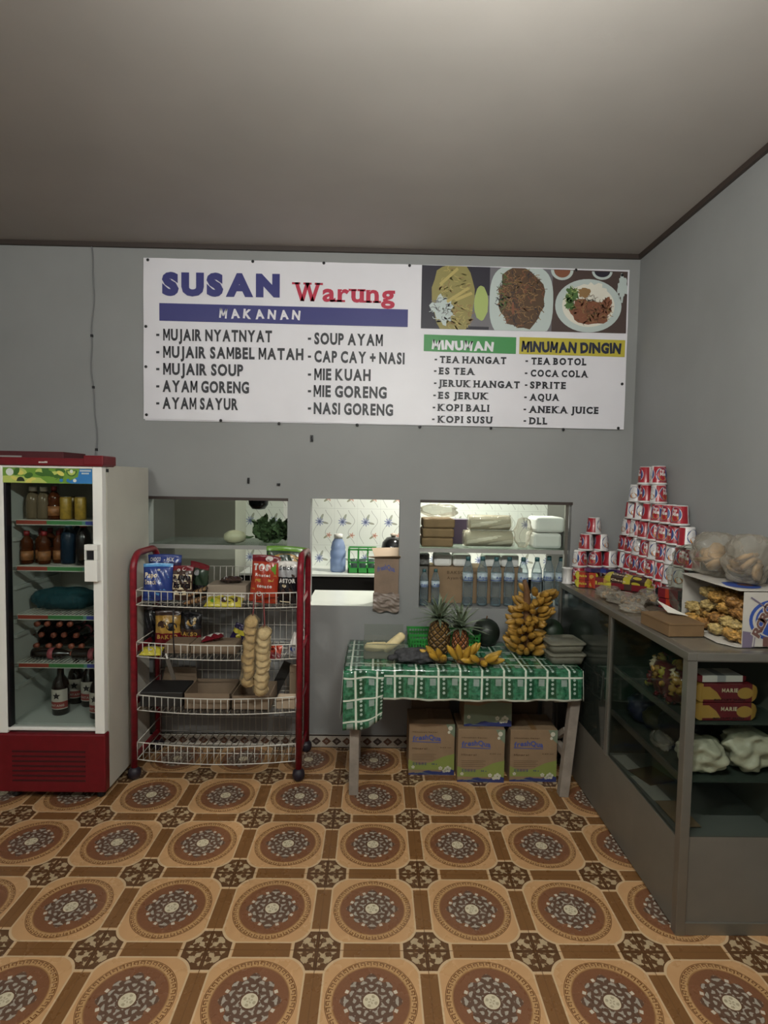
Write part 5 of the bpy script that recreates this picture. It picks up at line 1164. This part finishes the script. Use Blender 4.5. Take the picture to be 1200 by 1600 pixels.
for ang in (-.3, 2.4, 4.3):
    F_ = cf(ang, 1.75, .012, .098); mb.disc(.5, .5, .5, .46, F_, 1, 22); mb.disc(.5, .5, .46, .42, cf(ang, 1.75, .012, .098, 1), 2, 22)
    mb.disc(.5, .3, .3, .2, cf(ang, 1.6, .012, .098, 2), 3, 16); mb.text('Pop', cf(ang-.05, .62, .07, .086, 3), .05, 1, gap=.08); mb.text('Mie', cf(ang+.05, .8, .048, .068, 3), .05, 1, gap=.08)
for i in range(7): z = .024+.009*i; mb.shape([(0, 0), (1, 0), (1, 1), (0, 1)], cf(pi/2+.37+(.05 if i % 2 else 0), .62, z, z+.004), 4)
mb.build('cup', cup_m, cup0, recalc=False)
mb = MB(); mb.lathe([(0, .002), (CB-.004, .0), (CB, .001), (CB, .0075), (CB-.003, .009)], 28); mb.build('rim', cup_m[1], cup0)
def place_cup(x, y, lv, label, first=[True]):
    l = (x, y, GZ+.002+lv*.1035); r = random.Random(int(x*1000)+int(y*77)+lv*13).uniform(0, 6.28)
    if first[0]: first[0] = False; cup0.location = l; cup0.rotation_euler = (0, 0, r); cup0['label'] = label
    else: dup(cup0, l, r, label)
RWX = RX-.052; names = ['bottom row', 'second row', 'third row', 'fourth row', 'fifth row', 'sixth row', 'topmost row']
def nth(i, n): return ('first', 'second', 'third', 'fourth', 'fifth', 'sixth', 'seventh', 'eighth', 'ninth', 'tenth', 'eleventh')[i]
legA = {0: (3.46, 2.70, 8), 1: (3.42, 2.75, 8), 2: (3.45, 2.70, 9), 3: (3.4, 2.76, 7), 4: (3.37, 2.84, 6), 5: (3.32, 3.06, 3), 6: (3.22, 3.08, 2)}
legA[0] = (3.46, 2.80, 8); legA[1] = (3.46, 2.80, 8)
for lv, (ya, yb, n) in legA.items():
    for i in range(n):
        y = ya+(yb-ya)*i/max(1, n-1); place_cup(RWX-.004*(lv % 2), y, lv, '%s noodle cup from the corner, %s of the right-wall tower' % (nth(i, n), names[lv]))
for lv, xs_ in {0: (1.27, 1.365, 1.46), 1: (1.275, 1.37, 1.462), 2: (1.31, 1.405), 3: (1.355,)}.items():
    for i, x in enumerate(xs_): place_cup(x, 3.455, lv, '%s noodle cup from the left, %s of the back-wall tower' % (nth(i, 3), names[lv]))
pc = thing('paper_cup', 'small white printed paper cup standing alone at the far end of the counter', 'cup', (at(886, 911, 3.44).x, 3.44, GZ+.001))
mb = MB(); mb.lathe([(.032, 0), (.033, .004), (.027, .008), (.028, .09), (.033, .094), (.033, .1), (0, .1)], 22)
mb.build('cup', cup_m[1], pc)
mb = MB()
for i in range(8): z = .02+.0085*i; mb.shape([(0, 0), (1, 0), (1, 1), (0, 1)], lambda u, v, z=z: Vector((.0292*sin((u-.5)*1.4+.1), -.0292*cos((u-.5)*1.4+.1), z+.004*v)), 0)
mb.build('print', cup_m[4], pc, recalc=False)

# ---------------------------------------------------------------- things on the glass counter
GT = GZ+.001
def pack(name, label, loc, rot, size, mats, seed=0, group=None):
    "box-shaped biscuit wrapper with pinched ends"
    l_, w_, h_ = size; t = thing(name, label, 'biscuit pack', loc, rot, group); mb = MB()
    def f(u, v):
        e = min(1, min(v, 1-v)*9); k = .12+.88*e**.5; a = 2*pi*u; c, s = cos(a), sin(a); q = max(abs(c), abs(s))
        return Vector((-l_/2+l_*v, w_/2*c/q*(.92+.08*k)*(.75+.25*k), h_/2+h_/2*s/q*k*.98))
    mb.grid(f, 32, 26, lambda u, v: 1 if (v < .12 or v > .88) else (2 if .42 < v < .56 else 0), False); mb.build('wrapper', mats, t)
    return t
def pack_print(t, size, s, m, m2, k=0):
    l_, w_, h_ = size; mb = MB(); f = lambda u, v: Vector((-l_*.4+l_*.8*u, -w_/2-.0015, h_*.1+h_*.8*v)); g = lambda u, v: Vector((-l_*.4+l_*.8*u, -w_*.45+w_*.9*v, h_+.0012))
    for q in (f, g):
        mb.text(s, lambda u, v, q=q: q(.08+.4*u, .35+.4*v), .04, 0); mb.disc(.75, .45, .12, .35, q, 1, 14)
    mb.build('print', [m, m2], t, recalc=False)
rp = lambda px, py: on(px, py, GT)
pr_ = fl_('darkred', 'yellow', 'red')
for i in range(2):
    t = pack('biscuit_pack', ('lower', 'upper')[i]+' red and yellow biscuit pack at the far end of the counter top', (1.272, 3.33, GT+.046*i), (0, 0, -.25), (.13, .06, .045), fl_('red', 'yellow', 'darkred'), i, 'red biscuit packs at the far end of the counter'); pack_print(t, (.13, .06, .045), 'Malkis', F['yellow'], F['gold'])
t = pack('biscuit_pack', 'red biscuit pack with gold picture right of the far red packs', (1.37, 3.27, GT), (0, 0, -.5), (.17, .07, .07), fl_('darkred', 'red', 'gold'), 3); pack_print(t, (.17, .07, .07), 'Roma', F['yellow'], F['gold'])
t = pack('biscuit_pack', 'dark blue biscuit pack lying on top of the red packs on the counter', (1.36, 3.31, GT+.094), (0, .0, -.25), (.2, .06, .022), fl_('navy', 'purple', 'blue'), 4)
t = pack('biscuit_pack', 'yellow and brown chocolate pack lying across the biscuits on the counter', (1.4, 3.06, GT+.075), (.2, .1, -.62), (.24, .075, .035), fl_('brown', 'yellow', 'yellow'), 5); pack_print(t, (.24, .075, .035), 'Choco', F['cream'], F['yellow'])
t = pack('biscuit_pack', 'dark red wafer pack under the yellow chocolate pack on the counter', (1.405, 3.05, GT+.04), (0, 0, -.62), (.25, .08, .034), fl_('darkred', 'yellow', 'brown'), 6)
t = pack('biscuit_pack', 'brown wafer pack at the bottom of the biscuit pile on the counter', (1.41, 3.05, GT), (0, 0, -.6), (.24, .08, .036), fl_('brown', 'tan', 'darkred'), 7)
t = pack('biscuit_pack', 'brown and red snack pack leaning on the noodle cups behind the yellow pack', (1.47, 3.16, GT), (0, -.1, -.7), (.18, .07, .1), fl_('tan', 'darkred', 'brown'), 8)
for i, (x, y, z, l) in enumerate(((1.5, 2.78, 0, 'lower'), (1.5, 2.79, .05, 'upper'))):
    t = pack('biscuit_pack', l+' dark red pack standing between the noodle tower and the white carton', (x, y, GT+z), (0, 0, -1.0), (.14, .07, .048), fl_('darkred', 'black', 'red'), 9+i, 'dark red packs beside the white carton')
ckb = mk('bagged_biscuits', '9a7a50', .6, var=(22, .3), bump=(35, .6))
def bagged(label, loc, size, rot, seed, cat='bag of snacks'):
    t = lump('snack_bag', label, cat, loc, size, clb, seed, rot, lumpy=.16); R = random.Random(seed)
    for i in range(12):
        r_ = R.uniform(0, 1)**.5*.32; a = R.uniform(0, 6.28); s_ = min(size)*.2
        mb = MB(Matrix.Translation((size[0]*r_*cos(a), size[1]*r_*sin(a), size[2]*.22+R.uniform(0, size[2]*.35))) @ Matrix.Rotation(R.uniform(0, 3), 4, 'X')); mb.lathe([(0, -s_*.3), (s_, -s_*.2), (s_*1.1, 0), (s_, s_*.2), (0, s_*.3)], 10); mb.build('biscuit', ckb, t)
    return t
p = rp(945, 925); bagged('clear bag of pale crumbs in front of the far biscuit packs on the counter', (1.285, 3.02, GT), (.13, .2, .06), -.3, 21)
bagged('clear bag of brown crackers in the middle of the counter top', (1.3, 2.84, GT), (.16, .22, .06), .4, 22)
bagged('clear bag of brown crackers against the dark red packs on the counter', (1.45, 2.88, GT), (.14, .17, .075), .1, 23)
bagged('flat clear bag of brown biscuits beside the kraft box on the counter', (1.26, 2.68, GT), (.1, .12, .035), .9, 24)
# kraft box with napkin
kb = thing('kraft_box', 'flat kraft box with a white napkin lying near the front of the counter', 'box', (1.27, 2.35, GT), .06)
mb = MB(); mb.box(-.075, .075, -.11, .11, 0, .05); mb.build('box', mk('brown_kraft_box', '6e5538', .75, var=(9, .1)), kb, bevel=.003)
mb = MB(); mb.box(-.077, .077, -.112, .112, .047, .056); mb.build('lid', MATS['brown_kraft_box'], kb, bevel=.002)
nk = thing('paper_napkin', 'folded white paper napkin lying on the kraft box', 'napkin', (1.305, 2.40, GT+.058), .2)
mb = MB(); mb.add([(-.06, .03, .055), (-.045, -.02, .012), (.035, -.045, .0), (.04, .02, .004), (-.05, .045, .05)], [(0, 1, 2, 3, 4)]); o = mb.build('napkin', mk('napkin_white', 'd5d1c8', .8), nk); s_ = o.modifiers.new('t', 'SOLIDIFY'); s_.thickness = .002
# white carton lying open towards the room, full of snack bags
wx0, wx1, wy0, wy1, wh = 1.412, 1.598, 2.1, 2.53, .215
wc = thing('white_carton', 'open white printed carton full of golden snack bags at the near end of the counter', 'carton', (1.505, 2.1, GT)); wl = Matrix.Translation((-1.505, -2.1, 0))
wcm = [mk('white_card', 'b9b4ac', .6, var=(7, .05)), mk('carton_blue', '2f4a94', .5), mk('carton_brown_print', '6a4a44', .5), mk('carton_grey_purple', '6f6478', .6)]
mb = MB(wl)
mb.box(wx0, wx1, wy0, wy0+.004, 0, wh); mb.box(wx0, wx1, wy1-.004, wy1, 0, wh); mb.box(wx1-.004, wx1, wy0, wy1, 0, wh); mb.box(wx0, wx1, wy0, wy1, 0, .004)
mb.build('box', wcm, wc)
mb = MB(wl); mb.add([(wx0-.01, wy1, wh), (wx1, wy1, wh), (wx1, wy0, wh+.004), (wx0-.02, wy0-.0, wh+.004), (wx0-.05, wy0+.12, wh+.01), (wx0-.05, wy1-.1, wh+.012)], [(0, 1, 2, 3, 4, 5)]); o = mb.build('top_flap', wcm, wc); s_ = o.modifiers.new('t', 'SOLIDIFY'); s_.thickness = .004
mb = MB(wl); mb.disc(1.46, 2.2, .07, .07, lambda u, v: Vector((u, v, wh+.0095)), 1, 24); mb.disc(1.48, 2.2, .03, .03, lambda u, v: Vector((u, v, wh+.0105)), 2, 14); mb.build('flap_print', wcm, wc, recalc=False)
mb = MB(wl); mb.add([(wx0, wy0, .003), (wx0, wy1-.05, .003), (wx0-.055, wy1-.09, .006), (wx0-.06, wy0+.06, .004), (wx0-.02, wy0-.0, .004)], [(0, 1, 2, 3, 4)]); o = mb.build('bottom_flap', wcm, wc); s_ = o.modifiers.new('t', 'SOLIDIFY'); s_.thickness = .003
f = lambda k: (lambda u, v: Vector((wx0-1.505+(wx1-wx0)*u, -.0008-.0004*k, wh*v)))
mb = MB(); mb.disc(.62, .5, .5, .37, f(0), 1, 30); mb.disc(.62, .5, .43, .31, f(1), 0, 30); mb.disc(.66, .5, .41, .3, f(2), 1, 30)
for i, ch in enumerate('RORO'):
    a = Matrix.Rotation(1.1, 2); c = Vector((.3+.13*i*.5, .3+.135*i))
    def q(u, v, c=c): d = a @ Vector(((u-.5)*.24, (v-.5)*.24)); return f(4)(c.x+d.x*.9, c.y+d.y)
    mb.text(ch, lambda u, v, q=q: q(1-v*0-(1-u), v), .09, 0, 0); 
    mb.text(ch, lambda u, v, c=c: f(5)(c.x+.9*(a @ Vector(((u-.5)*.2, (v-.5)*.2))).x, c.y+(a @ Vector(((u-.5)*.2, (v-.5)*.2))).y), .04, 2)
mb.shape([(.0, 0), (.2, 0), (.22, .2), (.18, .28), (0, .3)], f(1), 3); mb.shape([(.23, 0), (.25, 0), (.27, .2), (.22, .3), (.2, .3), (.25, .2)], f(1), 3); mb.shape([(.42, .03), (.8, .03), (.8, .2), (.42, .2)], f(6), 2)
mb.shape([(.12, .9), (.14, .92), (.5, .72), (.48, .7)], f(5), 3)
mb.build('front_print', wcm, wc, recalc=False)
gb = [mk('golden_snack', 'a37c40', .15, var=(70, .6), bump=(55, 1.0)), mk('brown_snack', '8c6436', .15, var=(70, .55), bump=(55, 1.0)), mk('cream_snack', 'ab935e', .15, var=(70, .5), bump=(55, 1.0))]
R = random.Random(17); n = 0
for ly_ in range(4):
    for j in range(4-ly_//2):
        for i in range(2):
            x, y, z = 1.45+.083*i+R.uniform(-.01, .01)-.02*(ly_ == 0), 2.165+.088*j+.025*(ly_ % 2), GT+.008+.043*ly_
            t = thing('golden_snack_bag', '%s golden snack bag from the front, %s layer, %s of the white carton' % (nth(j, 4), ('bottom', 'second', 'third', 'top')[ly_], ('open side', 'wall side')[i]), 'snack bag', (x, y, z), (R.uniform(-.15, .15), R.uniform(-.25, .25), R.uniform(-.4, .4)), 'golden snack bags in the white carton')
            ph = R.uniform(0, 6); mb = MB()
            def gf(u, v, ph=ph):
                q = sin(pi*min(max(v, .01), .99)); k = 1+.12*sin(6*pi*u+ph)+.1*sin(14*pi*u-v*17+ph)+.09*sin(22*pi*u+v*31)
                return Vector((.05*k*cos(2*pi*u)*q**.6, .05*k*sin(2*pi*u)*q**.6, max(0, .022-.022*cos(pi*v)*k+.005*sin(10*pi*u+ph)*q)))
            mb.grid(gf, 44, 16); mb.build('bag', gb[n % 3], t); n += 1
# clear bags of snacks lying on the white carton
bagged('large clear bag of brown snacks lying on the white carton flap', (1.485, 2.42, GT+wh+.013), (.19, .19, .19), .2, 31)
bagged('clear bag of snacks on the near end of the white carton', (1.5, 2.22, GT+wh+.013), (.18, .17, .2), .6, 32)
lump('clear_bag', 'empty crumpled clear bag lying behind the white carton', 'plastic bag', (1.5, 2.63, GT), (.16, .16, .34), clear('thin_clear_film', 'e9ebe6', .02, .1, 'b9b8ae', (22, .9), .35), 33, lumpy=.18)
# --- inside the counter
p_ = on(1085, 1112, GS[0]); BW = fl_('darkred', 'gold', 'red', 'white', 'yellow')
for i in range(2):
    t = pack('biscuit_pack', ('lower', 'upper')[i]+' red biscuit pack lying at the front of the top shelf inside the counter', (1.345, 2.12, GS[0]+.003+.072*i), (0, 0, .02), (.26, .09, .07), fl_('darkred', 'gold', 'darkred'), 40+i, 'red biscuit packs inside the counter')
    mb = MB(); g = lambda u, v: Vector((-.12+.24*u, -.047, .004+.062*v)); mb.shape([(.1, .1), (.42, .1), (.34, .55), (.22, .9), (.1, .9)], g, 1); mb.disc(.8, .5, .13, .36, g, 1, 16); mb.text('MARIE', lambda u, v: g(.42+.26*u, .55+.25*v), .04, 0); mb.text('BISCUIT SUSU', lambda u, v: g(.3+.5*u, .02+.12*v), .02, 2); mb.build('print', [F['cream'], F['gold'], F['black']], t, recalc=False)
t = pack('biscuit_pack', 'flat silver and red pack lying on the red biscuit packs inside the counter', (1.33, 2.13, GS[0]+.148), (0, 0, .05), (.22, .085, .025), fl_('white', 'darkred', 'silver'), 43)
R = random.Random(23)
cb_ = thing('candy_bag', 'gold and red candy bag at the left of the top shelf inside the counter', 'candy bag', (1.245, 2.3, GS[0]+.003))
mb = MB(); mb.grid(lambda u, v: Vector((.05*cos(2*pi*u)*sin(pi*min(max(v, .01), .99))**.5, .13*sin(2*pi*u)*sin(pi*min(max(v, .01), .99))**.5, .075-.075*cos(pi*v))), 22, 10); mb.build('bag', foil('candy_bag_red', '6a2226'), cb_)
for i in range(44):
    u, v = R.random(), R.uniform(.15, .95); s = R.uniform(.011, .018)
    c = Vector((.05*cos(2*pi*u)*sin(pi*v)**.5, .13*sin(2*pi*u)*sin(pi*v)**.5, .075-.075*cos(pi*v)))
    mb = MB(Matrix.Translation(c) @ Matrix.Rotation(R.uniform(0, 3), 4, 'Z') @ Matrix.Rotation(R.uniform(0, 3), 4, 'X')); mb.lathe([(s*.9, -s*1.5), (s*.3, -s*.9), (s, -s*.5), (s, s*.5), (s*.3, s*.9), (s*.9, s*1.5)], 8); mb.build('candy', F[R.choice(['gold', 'gold', 'gold', 'yellow', 'darkred', 'cream'])], cb_)
wb_m = mk('white_plastic_bag', 'c2bea8', .38, var=(8, .12), bump=(14, 1.0))
lump('white_bag', 'crumpled white plastic bag at the left of the second shelf behind the end glass', 'plastic bag', (1.3, 2.14, GS[1]+.003), (.17, .14, .13), wb_m, 51, lumpy=.15, n=44)
lump('white_bag', 'crumpled white plastic bag at the right of the second shelf behind the end glass', 'plastic bag', (1.49, 2.16, GS[1]+.003), (.18, .16, .16), wb_m, 52, lumpy=.18, n=44)
lump('black_bag', 'dark bag lying behind the white bags on the second shelf inside the counter', 'plastic bag', (1.35, 2.34, GS[1]+.003), (.2, .2, .16), mk('black_bag_film', '17161a', .3, bump=(14, .5)), 53)
lump('clear_bag', 'small clear bag behind the side glass on the second shelf inside the counter', 'plastic bag', (1.235, 2.32, GS[1]+.003), (.07, .12, .06), clb, 54, lumpy=.2)
lump('blue_bag', 'dark blue bag at the far end of the second shelf inside the counter', 'plastic bag', (1.28, 2.6, GS[1]+.003), (.12, .16, .12), mk('dark_blue_film', '1e2440', .35, bump=(14, .5)), 55)
lump('olive_bag', 'olive brown bag in the middle of the second shelf inside the counter', 'plastic bag', (1.33, 2.5, GS[1]+.003), (.18, .16, .1), mk('olive_film', '3d3c22', .5, bump=(12, .4)), 56, lumpy=.08)
ppm = mk('white_paper', 'b5b2a8', .7)
for i, (x, y, a, w_, d_, m_, l) in enumerate(((1.235, 2.62, .1, .07, .16, ppm, 'white paper sheet at the far end of the counter floor board'), (1.235, 2.4, .05, .075, .2, ppm, 'grey white paper sheet in the middle of the counter floor board'), (1.29, 2.5, .3, .14, .14, mk('brown_card_sheet', '5b4634', .7), 'brown card sheet lying on the counter floor board'), (1.25, 2.2, .02, .09, .18, MATS['kraft_card'], 'kraft card sheet at the near end of the counter floor board'))):
    t = thing('paper_sheet', l, 'paper', (x, y, .3725+.0022*i), a); mb = MB(); mb.box(-w_/2, w_/2, -d_/2, d_/2, 0, .0015); mb.build('sheet', m_, t)
